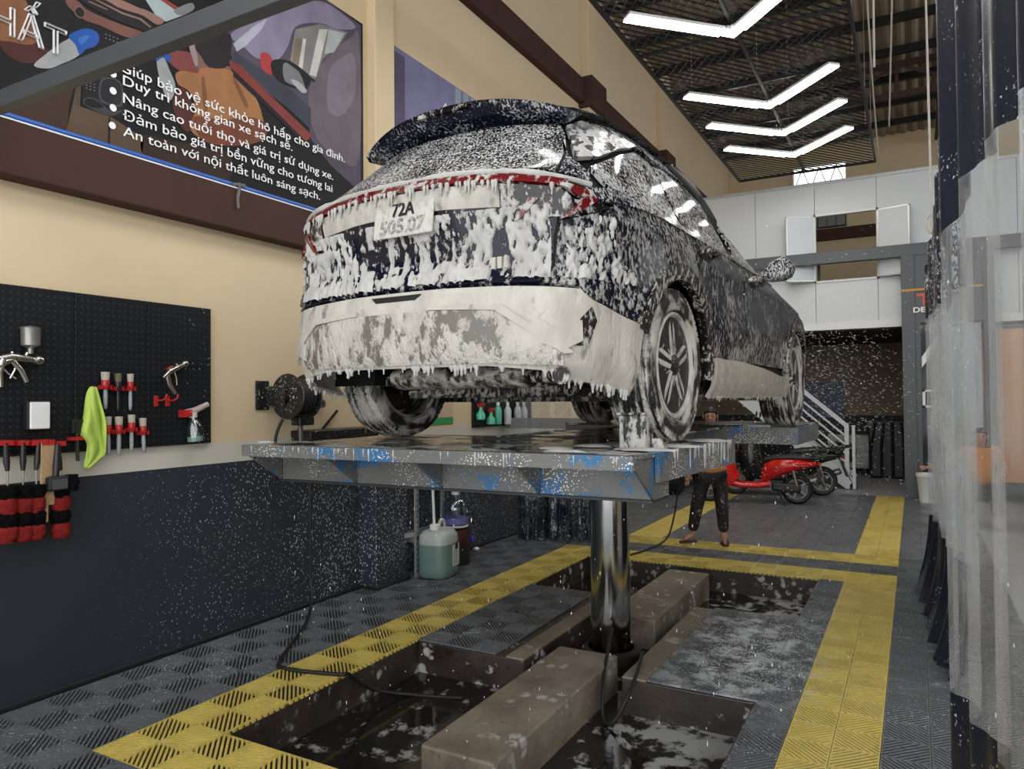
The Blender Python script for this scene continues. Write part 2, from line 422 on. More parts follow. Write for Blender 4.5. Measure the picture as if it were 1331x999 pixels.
for j in range(-3, 27):
    y = ty(j); far = y > 8.2; R = not far
    for k in range(-2, 11):
        x = tx(k)
        inside = (2 <= k <= 7) and 0 <= j <= 10
        if k == 2 and 0 <= j <= 10: tiles.append((PX1, y, ('g', 1, 2, R, None))); continue
        if inside: continue
        col = 'g'; tth = None
        if k == 1 and j >= -1 and j != 12: col = 'y'
        if k == 8 and -1 <= j <= 11: col = 'y'; tth = 'x1' if 0 <= j <= 10 else None
        if 1 <= k <= 8 and j in (-1, 11): col = 'y'
        if 1 <= k <= 7 and j == 13: col = 'y'
        if j == 11 and 2 <= k <= 7: tth = 'y0'
        if k == 7 and j >= 13: col = 'y'
        if 1 <= k <= 6 and j == 26: col = 'y'
        if j == 13 and 2 <= k <= 7 and False: pass
        if k < 1 and (y < 1.6 or k < -1): continue
        if x+TX < WX: continue
        if y > 13.4: continue
        tiles.append((x, y, (col, 2, 2, R, tth)))
for j in range(4):
    for a in range(2):
        tiles.append((PX0+.014+a*.345, 4.105+j*TY*.99, ('g', 2, 2, True, None)) if a == 0 else (PX0+.014+TX, 4.105+j*TY*.99, ('g', 1, 2, True, None)))
        tiles.append((-1.395+a*TX, 4.125+j*TY*.985, ('g', 2 if a == 0 else 1, 2, True, None)))
tiles.sort(key=lambda q: (q[0]**2+q[1]**2))
for x, y, k in tiles[:298]:
    link('floor_tile', tm(*k), floor, (x, y, 0))
rest = tiles[298:]
if rest:
    m = MB()
    for x, y, k in rest:
        for i in range(k[1]):
            for j in range(k[2]): m.cur = 1 if k[0] == 'y' else 0; m.box((x+i*TX/2+.002, y+j*TY/2+.002, -.016), (x+(i+1)*TX/2-.002, y+(j+1)*TY/2-.002, 0))
    tag(m.build('far_floor_tiles', [M_gray, M_yel], floor), kind='stuff')

# ---- left wall: navy dado, grey band, tan plaster
def wall_mat():
    t = NT('painted_plaster'); g = t.coord(); p = t.sep(g); n = t.noise(g, 1.3, 6., .6)
    tan = t.mix(n, (.60, .47, .30, 1), (.70, .56, .37, 1)); stain = t.rng(t.noise(g, 3., 6., .7), .55, .75)
    low = t.math('MULTIPLY', stain, t.rng(p[2], 2.2, 1.3)); tan = t.mix(t.math('MULTIPLY', low, .35), tan, (.45, .29, .14, 1))
    navy = t.mix(n, (.015, .020, .029, 1), (.032, .040, .053, 1))
    v = t.voro(t.coord(scale=(1, 1, .55)), 62.); dens = t.math('MULTIPLY', t.rng(p[1], 2.2, 4.0), t.rng(t.noise(g, 1.4, 3.), .25, .6, .10, .27))
    spot = t.math('MULTIPLY', t.math('LESS_THAN', v.outputs['Distance'], dens), t.math('LESS_THAN', p[1], 8.6))
    navy = t.mix(spot, navy, (.62, .65, .68, 1))
    grey = t.mix(n, (.50, .47, .41, 1), (.62, .59, .52, 1))
    c = t.mix(t.math('GREATER_THAN', p[2], t.math('ADD', 1.345, t.math('MULTIPLY', n, .02))), grey, tan); c = t.mix(t.math('GREATER_THAN', p[2], 1.212), navy, c)
    t.bs(Base_Color=c, Roughness=t.rng(p[2], 1.20, 1.22, .42, .8)); t.bump(t.noise(g, 60., 4.), .12, .004); return t.mat
M_wall = wall_mat()
M_tan = plain('tan_plaster', (.64, .50, .32), .85, var=.08, scale=2, bump=.08)
M_brown = plain('brown_painted_beam', (.062, .030, .023), .7, spec=.2, var=.2, scale=4)
M_navy = plain('navy_dado_paint', (.014, .018, .026), .45, var=.3)
wl = tag(MB().box((WX-.2, -3, -.3), (WX, 20.2, 8.25)).build('wall_left', M_wall), 'tan left wall with dark navy lower half speckled by foam', 'wall', kind='structure')
for y0, y1, e in ((5.12, 5.40, .10), (10.0, 10.45, .14), (13.7, 14.2, .14)):
    MB().box((WX-.01, y0, 1.2), (WX+e, y1, 8.2)).build('pillar', M_tan, wl, bevel=.01)
MB().box((WX-.01, 4.98, 0), (WX+.2, 5.42, 1.215)).build('pillar_base', M_wall, wl, bevel=.008)
MB().tube([(WX+.012, -1, .012), (WX+.012, 4.97, .012), (WX+.21, 4.965, .012), (WX+.215, 5.43, .012), (WX+.012, 5.44, .012), (WX+.012, 8.3, .012)], .014, 6).build('sealing_strip', plain('black_rubber', (.01, .01, .011), .55), wl)
# brown concrete tie beams
b1 = MB().box((WX-.01, -3, 2.86), (WX+.13, 5.11, 3.16)); tag(b1.build('trim_1', M_brown, bevel=.01), 'brown painted tie beam under the large poster', 'beam', kind='structure')
b2 = MB().box((WX-.01, 5.41, 6.03), (WX+.10, 20, 6.38)); b2.box((WX-.01, 9.93, 5.98), (WX+.22, 10.52, 6.43)); b2.box((WX-.01, 13.65, 6.0), (WX+.22, 14.25, 6.42))
tag(b2.build('trim_2', M_brown, bevel=.008), 'brown painted tie beam high on the left wall above the car', 'beam', kind='structure')

# ---- far wall and roof
fw = tag(MB().box((WX, 20, 0), (7, 20.2, 8.25)).build('wall_back', M_tan), 'tan rear wall beyond the white partition', 'wall', kind='structure')
MB().box((WX, 19.88, 5.58), (7, 20.01, 5.86)).build('tie_beam', M_brown, fw)
MB().box((.9, 19.8, 0), (1.5, 20.01, 8.2)).build('pillar', M_tan, fw)
M_frame = plain('black_steel', (.014, .014, .015), .5, .3); M_white = plain('white_paint', (.75, .76, .76), .5, var=.05)
sky_pane = emitter('bright_frosted_window', (1, 1, 1), 2.2)
wn = tag(MB().box((-2.66, 19.93, 6.90), (-1.41, 19.99, 7.52)).build('window_1', M_white), 'small bright window with triangle bars near the roof', 'window', kind='structure')
for a in range(3): MB().box((-2.62+a*.405, 19.915, 6.95), (-2.62+a*.405+.38, 19.935, 7.47)).build('pane', sky_pane, wn)
zz = MB()
for a in range(3):
    x = -2.62+a*.405
    zz.bar((x, 19.905, 6.96), (x+.19, 19.905, 7.46), .025, .02, (0, 1, 0)); zz.bar((x+.19, 19.905, 7.46), (x+.38, 19.905, 6.96), .025, .02, (0, 1, 0))
zz.build('window_bars', M_frame, wn)
wn2 = tag(MB().box((-2.10, 19.93, 5.9), (-1.42, 19.99, 6.22)).build('window_2', M_frame), 'dark louvred window seen through the partition opening', 'window', kind='structure')
for a in range(3): MB().box((-2.07+a*.215, 19.91, 5.93), (-2.07+a*.215+.2, 19.932, 6.19)).build('pane', plain('dim_glass', (.22, .23, .22), .2), wn2)

# corrugated roof sheets along Y, purlins along X, trusses
M_roof = plain('weathered_tin_roof', (.30, .235, .17), .7, 0., var=.3, scale=1.5); M_truss = plain('oxide_red_steel', (.045, .02, .018), .55, .2)
m = MB(); xs = []; x = -4.5; k = 0
while x < 7: xs.append((x, 8.0+(.035 if k % 4 in (1, 2) else 0))); x += .055; k += 1
n = len(xs); m.add([(a, -3, z) for a, z in xs]+[(a, 20.2, z) for a, z in xs], [(i, i+1, n+i+1, n+i) for i in range(n-1)])
roof = tag(m.build('ceiling', M_roof, fix=False), 'brown corrugated tin roof on dark steel purlins', 'roof', kind='structure')
y = -2.
while y < 20:
    MB().box((WX, y-.04, 7.84), (7, y+.04, 7.98)).build('purlin', M_frame, roof); y += 1.3
for yt in (3.5, 10.0, 15.2):
    t = MB(); t.bar((-2.45, yt, 7.2), (7, yt, 7.2), .09, .12); t.bar((-2.45, yt, 7.78), (7, yt, 7.78), .09, .1)
    for i in range(8):
        xa = -2.45+i*1.13; t.bar((xa, yt, 7.2), (xa, yt, 7.78), .06, .06); t.bar((xa, yt, 7.2) if i % 2 else (xa, yt, 7.78), (xa+1.13, yt, 7.78) if i % 2 else (xa+1.13, yt, 7.2), .05, .05)
    t.build('truss', M_truss, roof)
for xa in (.55,):
    MB().bar((xa, 17.6, 7.1), (xa, 17.6, 7.9), .09, .09).build('hanger', M_truss, roof)
    MB().bar((xa, 12., 7.7), (xa, 19.8, 7.7), .07, .09).build('ridge_tie', M_truss, roof)

# ---- hanging expanded-metal mesh ceiling with chevron lamps
MZ, MX0, MX1, MY0, MY1 = 5.5, -2.67, -.5, 2.2, 13.34
mesh_c = thing('mesh_ceiling', 'black expanded metal mesh ceiling hung under the tin roof', 'mesh ceiling', (0, 0, 0))
f_ = MB()
for xa in (MX0, (MX0+MX1)/2, MX1): f_.box((xa-.018, MY0, MZ-.02), (xa+.018, MY1, MZ+.02))
ya = MY1
while ya > MY0: f_.box((MX0, ya-.018, MZ-.018), (MX1, ya+.018, MZ+.018)); ya -= 1.37
f_.build('frame', M_frame, mesh_c)
mm = MB(); dx, dy, wv = .055, .075, .024
ny = int((MY1-MY0)/dy); nx = int((MX1-MX0)/dx)
for i in range(nx):
    x0 = MX0+i*dx; vs = []; 
    for j in range(ny+1):
        off = dx if j % 2 == (i % 2) else 0
        vs += [(x0+off-wv/2, MY0+j*dy, MZ-.004), (x0+off+wv/2, MY0+j*dy, MZ+.006)]
    mm.add(vs, [(2*j, 2*j+1, 2*j+3, 2*j+2) for j in range(ny)])
tag(mm.build('expanded_metal', plain('black_mesh_paint', (.012, .012, .013), .6), mesh_c, fix=False), kind='stuff')
wires = MB()
for xa in (MX0+.3, (MX0+MX1)/2, MX1-.05):
    for ya in (4., 6.5, 9., 11.5, 13.2): wires.tube([(xa, ya, MZ), (xa, ya, 7.8)], .004, 4)
wires.build('hanger_wires', plain('steel_wire', (.3, .3, .3), .4, .6), mesh_c)

M_tube = emitter('led_panel_white', (1., .99, .96), 14.0); M_lampcase = plain('white_lamp_casing', (.7, .7, .7), .4)
names = {6.6: 'white chevron ceiling lamp just above the top edge of the picture', 4.5: 'white chevron ceiling lamp above the rear of the car', 3.42: 'white chevron ceiling lamp above the near lift deck', 2.3: 'white chevron ceiling lamp nearest the viewer, above the pit edge', 7.68: 'nearest visible of the white chevron ceiling lamps', 9.84: 'second visible white chevron ceiling lamp from the viewer', 10.976: 'third white chevron ceiling lamp from the viewer', 12.053: 'farthest of the white chevron ceiling lamps'}
for yv in (12.053, 10.976, 9.84, 7.68, 6.6, 4.5, 3.42, 2.3):
    L = thing('chevron_lamp', names.get(yv, 'white chevron ceiling lamp hung above the near end of the bay'), 'ceiling lamp', (-1.585, yv, 5.405), group='chevron lamps under the mesh')
    for s in (-1, 1):
        d = Vector((s*.70, -.714, 0)).normalized(); p = Vector((s*.092, -.094, 0)); q = p+d*1.08
        case = MB().bar(p+Vector((0, 0, .02)), q+Vector((0, 0, .02)), .15, .03).build('lamp_arm', M_lampcase, L)
        MB().bar(p+Vector((0, 0, -.002)), q+Vector((0, 0, -.002)), .135, .016).build('led_panel', M_tube, case)
    jn = MB().prism([(0, .075), (.075+.053, -.05), (.02, -.155), (0, -.13), (-.02, -.155), (-.128, -.05)], -.0, .035, 2).build('joint', M_lampcase, L)
    MB().prism([(0, .055), (.105, -.05), (.02, -.135), (0, -.115), (-.02, -.135), (-.105, -.05)], -.010, .003, 2).build('led_panel', M_tube, jn)
    for s in (-1, 1):
        d = Vector((s*.70, -.714, 0)).normalized(); c_ = Vector((s*.086, -.088, -.008)); n_ = Vector((-d.y, d.x, 0))*.072
        MB().bar(c_-n_, c_+n_, .010, .010).build('seam', M_frame, jn)
    MB().tube([(0, 0, .03), (0, 0, .07)], .008, 6).build('suspension', M_frame, L)
# ropes hanging beside the mesh
M_rope = plain('pale_rope', (.55, .52, .46), .8)
for i, (pts, lab) in enumerate((([(-.42, 8.4, 7.75), (-.43, 10.5, 6.2), (-.45, 13.2, 5.55)], 'thin white rope running along the edge of the mesh ceiling'),
     ([(-.3, 9.0, 7.75), (-.33, 9.2, 6.6), (-.34, 9.25, 5.4)], 'thin white rope hanging next to the mesh ceiling with a knot'),
     ([(-.1, 9., 7.75), (-.16, 10., 6.5), (-.26, 12., 5.6)], 'thin white rope tied to a purlin beyond the mesh edge'),
     ([(.16, 8.8, 7.75), (.19, 9.2, 5.0), (.2, 9.4, 3.6), (.16, 9.4, 3.52), (.15, 9.4, 3.62), (.2, 9.4, 3.68)], 'long white pull rope with a loop hanging before the white partition'))):
    tag(MB().tube(catmull(pts, 8), .012, 6).build('rope', M_rope, smooth=60), lab, 'rope', 'ropes hanging from the roof')

# ---- white partition (mezzanine office) across the bay
YP = 13.6
M_panel = plain('pale_grey_panel', (.60, .62, .63), .35, var=.04, scale=1.5)
part = thing('wall_partition', 'pale grey panel wall of the upper office at the far end', 'wall', (0, YP, 0), kind='structure')
seams = [WX, -3.43, -2.463, -1.47, -.502, .47, 1.44, 2.41, 3.38, 5.]
for a, b in zip(seams, seams[1:]):
    if abs(a+1.47) < .01:
        MB().box((a+.004, 0, 2.9), (b-.004, .06, 3.62)).build('wall_panel', M_panel, part); MB().box((a+.004, 0, 4.77), (b-.004, .06, 5.31)).build('wall_panel', M_panel, part)
    else: MB().box((a+.004, 0, 2.9), (b-.004, .06, 5.31)).build('wall_panel', M_panel, part)
MB().box((WX, -.02, 5.31), (5, .08, 5.36)).build('top_rail', plain('aluminium', (.5, .5, .5), .35, .6), part)
MB().box((WX, -.03, 2.78), (5, .08, 2.9)).build('bottom_rail', M_white, part)
fr = MB()
for a, b in (((-1.49, -.02, 3.60), (-.48, .07, 3.635)), ((-1.49, -.02, 4.755), (-.48, .07, 4.79)), ((-1.49, -.02, 3.6), (-1.455, .07, 4.79)), ((-.515, -.02, 3.6), (-.48, .07, 4.79))): fr.box(a, b)
fr.build('opening_frame', M_white, part)
MB().box((-1.44, .03, 3.64), (-1.40, .08, 3.95)).build('window_latch', M_frame, part)
M_shut = plain('shrink_wrapped_panel', (.50, .53, .55), .12, var=.08, scale=3, bump=.2)
for s, xa, rz, lab in ((-1, -1.48, math.radians(-28), 'window leaf folded out left of the partition opening, wrapped in shiny film'), (1, -.49, math.radians(16), 'window leaf folded out right of the partition opening')):
    S = thing('window_leaf', lab, 'window leaf', (xa, YP-.03, 3.62), 0)
    S.rotation_euler = (0, 0, -s*abs(rz))
    if s < 0: MB().box((-.50, -.045, 0), (-.005, -.005, 1.13)).build('panel', M_shut, S, bevel=.01)
    else: MB().box((.005, -.045, 0), (.50, -.005, 1.13)).build('panel', M_panel, S, bevel=.006)
    x0, x1 = (-.50, -.005) if s < 0 else (.005, .50); f = MB()
    for a, b in (((x0, -.052, 0), (x0+.025, 0, 1.13)), ((x1-.025, -.052, 0), (x1, 0, 1.13)), ((x0, -.052, 0), (x1, 0, .025)), ((x0, -.052, 1.105), (x1, 0, 1.13))): f.box(a, b)
    f.build('frame', M_white if s < 0 else plain('aluminium', (.5, .5, .5), .35, .6), S)
# mezzanine deck and the dim space under it
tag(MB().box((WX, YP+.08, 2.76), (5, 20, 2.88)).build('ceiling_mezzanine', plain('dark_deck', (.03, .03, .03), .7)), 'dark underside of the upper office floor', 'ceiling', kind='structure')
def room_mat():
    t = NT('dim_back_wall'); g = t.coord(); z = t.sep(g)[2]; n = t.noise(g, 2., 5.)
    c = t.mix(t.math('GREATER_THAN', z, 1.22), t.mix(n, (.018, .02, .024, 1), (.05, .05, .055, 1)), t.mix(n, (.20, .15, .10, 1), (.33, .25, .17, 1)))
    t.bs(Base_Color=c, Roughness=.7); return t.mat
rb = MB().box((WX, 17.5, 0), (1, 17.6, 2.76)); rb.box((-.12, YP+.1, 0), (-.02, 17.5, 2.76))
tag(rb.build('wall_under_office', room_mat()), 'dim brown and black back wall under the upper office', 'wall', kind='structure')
tag(MB().box((-2.4, 17.43, 1.15), (-1.35, 17.49, 1.95)).build('notice_board', plain('dark_blue_board', (.03, .045, .10), .4, var=.5)), 'dark blue board on the dim wall above the stairs', 'board')
ac = thing('air_compressor_unit', 'pale outdoor air-conditioner unit with round fan standing in the dim back room', 'machine', (-1.25, 17.1, 0))
MB().box((-.4, -.15, .12), (.4, .15, .82)).build('case', plain('unit_cream', (.45, .45, .43), .5), ac, bevel=.02)
MB().lathe([(.26, -.16), (.26, -.17), (.22, -.175), (.2, -.165), (0, -.165)], 20, (-.1, 0, .45), 1).build('fan_grille', M_frame, ac)
for a in (-.3, .3): MB().box((a-.04, -.15, 0), (a+.04, .15, .12)).build('foot', M_frame, ac)
bx_ = thing('cluttered_machine', 'black machine with pipes in the dim back room by the doorway', 'machine', (-.50, 16.6, 0))
MB().box((-.33, -.2, .0), (.33, .2, 1.15)).build('cabinet', plain('black_cabinet', (.02, .02, .022), .4), bx_, bevel=.03)
for i in range(4): MB().tube([(-.3+i*.2, -.24, .05), (-.3+i*.2, -.24, .5+.1*i), (-.2+i*.15, -.2, 1.1)], .03, 8).build('pipe', M_frame, bx_)
el = tag(MB().box((-.80, 17.40, .80), (-.55, 17.5, .98)).build('switch_box', plain('light_grey_box', (.4, .4, .4), .5), bevel=.01), 'small grey switch box on the dim back wall', 'switch box')

# stairs with white railing
st = thing('staircase', 'white steel staircase with barred railing rising to the left', 'staircase', (0, 0, 0))
A, B = Vector((-1.02, 14.2, 0)), Vector((-3.6, 14.2, 2.2)); sl = (B-A)
M_rail = plain('white_rail_paint', (.62, .64, .66), .4, var=.06)
for dyy in (0., .85):
    o = Vector((0, dyy, 0)); MB().bar(A+o+Vector((0, 0, .08)), B+o+Vector((0, 0, .08)), .04, .22).build('stringer', M_rail, st)
MB().bar(A+Vector((-.05, 0, 1.12)), B+Vector((0, 0, 1.15)), .05, .07).build('hand_rail', M_rail, st)
for i in range(5): MB().bar(A+Vector((-.05, 0, .30+i*.155)), B+Vector((0, 0, .33+i*.155)), .025, .03).build('rail_bar', M_rail, st)
MB().box((-1.10, 14.16, 0), (-1.03, 14.24, 1.16)).build('post', M_rail, st); MB().box((-.98, 14.16, 0), (-.93, 14.24, 1.12)).build('post', M_rail, st)
for i in range(11):
    p = A+sl*((i+.6)/11.5); MB().box((p.x-.13, 14.22, p.z), (p.x+.13, 15.03, p.z+.03)).build('tread', M_rail, st)

# gate frame in dark grey steel at the far end + glass door with sign
M_gate = plain('dark_grey_gate_paint', (.065, .07, .075), .4, var=.1)
gt = thing('gate_frame', 'dark grey portal frame with a sign panel before the pale partition', 'gate', (0, 13.35, 0))
MB().box((-3.2, -.06, 3.88), (1.6, .06, 4.08)).build('cross_beam', M_gate, gt, bevel=.006)
MB().box((-.16, -.08, 0), (.03, .08, 3.9)).build('post', M_gate, gt, bevel=.006)
sp = MB().box((.03, -.05, 2.80), (.95, .05, 3.9)).build('sign_panel', M_gate, gt)
MB().box((-.165, -.085, 3.31), (.95, -.05, 3.345)).build('orange_line', plain('orange_paint', (.55, .28, .03), .5), gt)
MB().box((.95, -.08, 0), (1.1, .08, 3.9)).build('post', M_gate, gt)
MB().box((.10, -.02, .12), (.92, .02, 2.76)).build('glass_door', plain('dark_reflecting_glass', (.03, .035, .04), .05, spec=1.), gt)
dfm = MB()
for a, b in (((.03, -.05, 0), (.10, .05, 2.8)), ((.03, -.05, 0), (.95, .05, .12))): dfm.box(a, b)
dfm.build('door_frame', M_gate, gt)
MB().add([(.11, -.03, 2.25), (.33, -.03, 2.60), (.33, -.03, 2.42), (.11, -.03, 2.08)], [(0, 1, 2, 3)]).build('door_mark', M_white, gt, fix=False)  # white slanted band and straight bars laid on the door glass
MB().box((.11, -.03, 1.45), (.33, -.022, 1.48)).build('door_mark', M_white, gt); MB().box((.11, -.03, 1.70), (.33, -.022, 1.73)).build('door_mark', M_white, gt); MB().box((.11, -.03, 1.45), (.15, -.022, 1.73)).build('door_mark', M_white, gt)
def yt(o, x, y, z): 
    for q in o: q.location = (x, y, z); q.rotation_euler = (PI/2, 0, 0)
    return o
tt = text_mesh('lettering', 'T', plain('red_sign_paint', (.60, .06, .025), .4), gt, .24, .24, bold=.05); yt(tt, .055, -.056, 3.09)
tt = text_mesh('lettering', 'DETA', plain('white_sign_paint', (.8, .8, .8), .4), gt, .36, .115, bold=.03); yt(tt, .005, -.083, 2.965)
# near portal beam crossing the top left
nb = MB().box((WX+.02, 1.80, 3.035), (.35, 1.865, 3.115)); 
tag(nb.build('portal_beam', M_gate, bevel=.006), 'dark grey square steel beam crossing in front of the large poster', 'beam')
# ================================================================== CAR (right/forward/up = x/y/z, rear axle on the ground = origin)
CARO = Vector((-1.905, 3.456, 1.432)); CARR = math.radians(-3.34)
car = thing('car', 'dark blue family car covered in white soap foam, raised on the lift', 'car', CARO, CARR); car.rotation_euler.x = math.radians(-.35)
TW, TR = .37, .368          # wheel axle height, tyre radius
YF = 2.755
TMPL = [(0, -.965), (.25, -.96), (.5, -.927), (.68, -.882), (.80, -.825), (.885, -.735), (.938, -.61), (.972, -.45), (1, -.2), (1, 0), (1.0, .35), (1, .8), (1, 1.3), (1, 1.8), (1, 2.3), (.995, 2.755), (.975, 3.05), (.92, 3.32), (.8, 3.52), (.55, 3.62), (.28, 3.65), (0, 3.66)]
_tp = catmull([(a, b, 0) for a, b in TMPL], 10)
_sg = [0.]
for a, b in zip(_tp, _tp[1:]): _sg.append(_sg[-1]+math.hypot((b.x-a.x)*.93, b.y-a.y))
SMAX = _sg[-1]
def tmpl(s):
    s = min(max(s, 0), SMAX); lo, hi = 0, len(_sg)-1
    while hi-lo > 1:
        mid = (lo+hi)//2
        if _sg[mid] <= s: lo = mid
        else: hi = mid
    t = (s-_sg[lo])/max(1e-9, _sg[hi]-_sg[lo]); return _tp[lo].lerp(_tp[hi], t)
W_T = [(.16, .80), (.22, .865), (.3, .905), (.4, .918), (.55, .925), (.7, .932), (.82, .93), (.92, .925), (.99, .915), (1.03, .905), (1.07, .885), (1.11, .862), (1.2, .818), (1.3, .765), (1.4, .712), (1.48, .664), (1.54, .628), (1.58, .60), (1.60, .575)]
YR_T = [(.16, -.80), (.26, -.88), (.34, -.945), (.42, -.965), (.55, -.97), (.65, -.962), (.70, -.935), (.82, -.925), (.95, -.93), (1.04, -.935), (1.12, -.935), (1.16, -.90), (1.22, -.825), (1.3, -.735), (1.4, -.625), (1.48, -.545), (1.54, -.49), (1.60, -.43)]
YF_T = [(.16, 3.5), (.3, 3.62), (.5, 3.66), (.7, 3.65), (.85, 3.58), (.92, 3.42), (.97, 3.1), (1.02, 2.72), (1.06, 2.42), (1.12, 2.25), (1.25, 1.98), (1.4, 1.68), (1.5, 1.45), (1.56, 1.27), (1.60, 1.1)]
def _ss(t): t = min(max(t, 0), 1); return t*t*(3-2*t)
def P0(s, z):
    sg = -1 if s < 0 else 1; q = tmpl(abs(s)); W = smooth_tab(W_T, z); yt_ = q.y
    fr = min(1, max(0, (1.3-yt_)/1.9)); ff = min(1, max(0, (yt_-1.1)/2.0))
    y = yt_+(smooth_tab(YR_T, z)+.965)*fr+(smooth_tab(YF_T, z)-3.66)*ff
    return Vector((sg*q.x*W, y, z))
def P(s, z):
    p = P0(s, z); q = tmpl(abs(s)); side = _ss((abs(q.x)-.88)/.1)
    if side > 0:
        d = 0.
        for yc in (0., YF):
            r = math.hypot(p.y-yc, z-TW); d += .026*math.exp(-((r-.46)/.085)**2)
        d += .012*math.exp(-((z-.93+.02*(p.y-1))/.035)**2)                       # shoulder crease
        d -= .022*math.exp(-((z-.60-.05*(p.y-1.2))/.10)**2)*_ss((p.y-.45)/.3)*_ss((2.3-p.y)/.3)  # hollow door flank
        d += .02*_ss((.44-z)/.06)*_ss((p.y-.4)/.2)*_ss((2.4-p.y)/.2)
        p.x += math.copysign(d*side, s)
    rear = 1-_ss((abs(q.x)-.75)/.2)
    if rear > 0 and p.y < -.3:
        d = .018*math.exp(-((z-1.065)/.05)**2) - .028*math.exp(-((z-.82)/.09)**2)*(1-_ss((abs(p.x)-.45)/.3))
        p.y -= d*rear
    return p
def NRM(s, z):
    e = .004; a = P(s+e, z)-P(s-e, z); b = P(s, z+e)-P(s, z-e); n = a.cross(b); n.normalize(); return n
def S_(y, z, sg=1):          # surface parameter of a point of the flank at length y
    lo, hi = .01, SMAX-.01
    for _ in range(34):
        m = (lo+hi)/2
        if P0(m, z).y < y: lo = m
        else: hi = m
    return (sg*lo, z)
_smid = _sg[[i for i, p in enumerate(_tp) if p.y >= 0.][0]]
def R_(x, z):                # of a point of the tail at half-width x
    sg = -1 if x < 0 else 1; lo, hi = 0., _smid
    for _ in range(34):
        m = (lo+hi)/2
        if P0(m, z).x < abs(x): lo = m
        else: hi = m
    return (sg*lo, z)
def densify(poly, step=.04):
    out = []
    for i in range(len(poly)):
        a, b = poly[i], poly[(i+1) % len(poly)]; d = math.hypot(b[0]-a[0], b[1]-a[1]); n = max(1, int(d/step))
        for k in range(n): out.append((a[0]+(b[0]-a[0])*k/n, a[1]+(b[1]-a[1])*k/n))
    return out
def inside(poly, x, y):
    c = False; n = len(poly)
    for i in range(n):
        (x1, y1), (x2, y2) = poly[i], poly[(i+1) % n]
        if (y1 > y) != (y2 > y) and x < (x2-x1)*(y-y1)/(y2-y1)+x1: c = not c
    return c
def edge_dist(poly, x, y):
    best = 9
    for i in range(len(poly)):
        (x1, y1), (x2, y2) = poly[i], poly[(i+1) % len(poly)]; dx, dy = x2-x1, y2-y1
        t = max(0, min(1, ((x-x1)*dx+(y-y1)*dy)/(dx*dx+dy*dy+1e-12))); best = min(best, math.hypot(x-x1-t*dx, y-y1-t*dy))
    return best
def panel(name, poly, mat, parent=None, off=0., step=.045, thick=.02, crown=0., label=None):
    """a body panel: outline in surface coordinates, triangulated inside, lying on the body surface, with a turned-in rim"""
    bd = densify(poly, step); pts = [Vector(p) for p in bd]; nb = len(pts)
    x0, x1 = min(p[0] for p in bd), max(p[0] for p in bd); z0, z1 = min(p[1] for p in bd), max(p[1] for p in bd)
    nx, nz = max(1, int((x1-x0)/step)), max(1, int((z1-z0)/(step*.8)))
    for i in range(nx+1):
        for j in range(nz+1):
            x, z = x0+(x1-x0)*i/nx, z0+(z1-z0)*j/nz
            if inside(bd, x, z) and edge_dist(bd, x, z) > step*.35: pts.append(Vector((x, z)))
    vs, es, fs, ov, oe, of = delaunay_2d_cdt(pts, [], [list(range(nb))], 1, 1e-5)
    m = MB(); V = []; low = []
    orig = [o[0] if o else -1 for o in ov]
    for q in vs:
        n = NRM(q.x, q.y); o = off+(crown*min(1, edge_dist(bd, q.x, q.y)/.03) if crown else 0)
        V.append(P(q.x, q.y)+n*o); low.append(P(q.x, q.y)+n*(off-thick))
    used = {}
    for f in fs:
        for i in range(len(f)):
            a, b = f[i], f[(i+1) % len(f)]; used[(a, b)] = used.get((a, b), 0)+1
    rim = [(a, b) for a, b in used if (b, a) not in used]
    m.v = [tuple(p) for p in V]+[tuple(p) for p in low]; nv = len(V)
    m.f = [tuple(f) for f in fs]+[(b, a, nv+a, nv+b) for a, b in rim]; m.m = [0]*len(m.f)
    o = m.build(name, mat, parent or car, smooth=38, fix=False)
    if label: o['label'] = label
    return o
def arc(yc, r, a0, a1, n=14, sg=1): return [S_(yc+r*math.cos(math.radians(a0+(a1-a0)*i/n)), TW+r*math.sin(math.radians(a0+(a1-a0)*i/n)), sg) for i in range(n+1)]

NAVY = (.006, .008, .018); BLK = (.006, .006, .007)
F_upper = foam_mat('navy_paint_fine_foam', NAVY, .12, cov=.40, scale=(95, 95, 55), soft=.03, big=.3, bump=.3, coat=.08, base_spec=.28, foam=(.54, .54, .54))
F_glass = foam_mat('dark_glass_fine_foam', (.008, .009, .011), .06, cov=.42, scale=(110, 85, 55), soft=.035, big=.25, bump=.3, foam=(.54, .54, .54))
F_sglass = foam_mat('side_glass_fine_foam', (.010, .011, .013), .06, cov=.40, scale=(85, 85, 34), soft=.03, big=.35, bump=.3, rot=(.5, 0, 0), foam=(.54, .54, .54))
F_gate = foam_mat('navy_paint_thick_foam', NAVY, .12, cov=.24, scale=(40, 40, 18), soft=.03, fine=.25, big=.5, bump=1., coat=.08, base_spec=.28, foam=(.52, .50, .48))
F_side = foam_mat('navy_paint_streaked_foam', NAVY, .22, cov=.31, scale=(64, 64, 22), soft=.028, fine=.16, big=.5, bump=.8, coat=.0, base_spec=.12, zr=(.45, .95, .06, -.01))
F_quart = foam_mat('navy_paint_clotted_foam', NAVY, .12, cov=.46, scale=(55, 55, 30), soft=.05, fine=.15, big=.3, bump=.8, coat=.0, base_spec=.15)
F_bump = foam_mat('bumper_full_foam', (.10, .095, .085), .3, cov=.96, scale=(14, 14, 7), soft=.10, fine=.1, big=.3, bump=.35, foam=(.53, .495, .44))
F_diff = foam_mat('grey_plate_foam', (.15, .135, .115), .35, cov=.66, scale=(26, 26, 14), soft=.05, fine=.2, big=.7, bump=.7, foam=(.53, .495, .44))
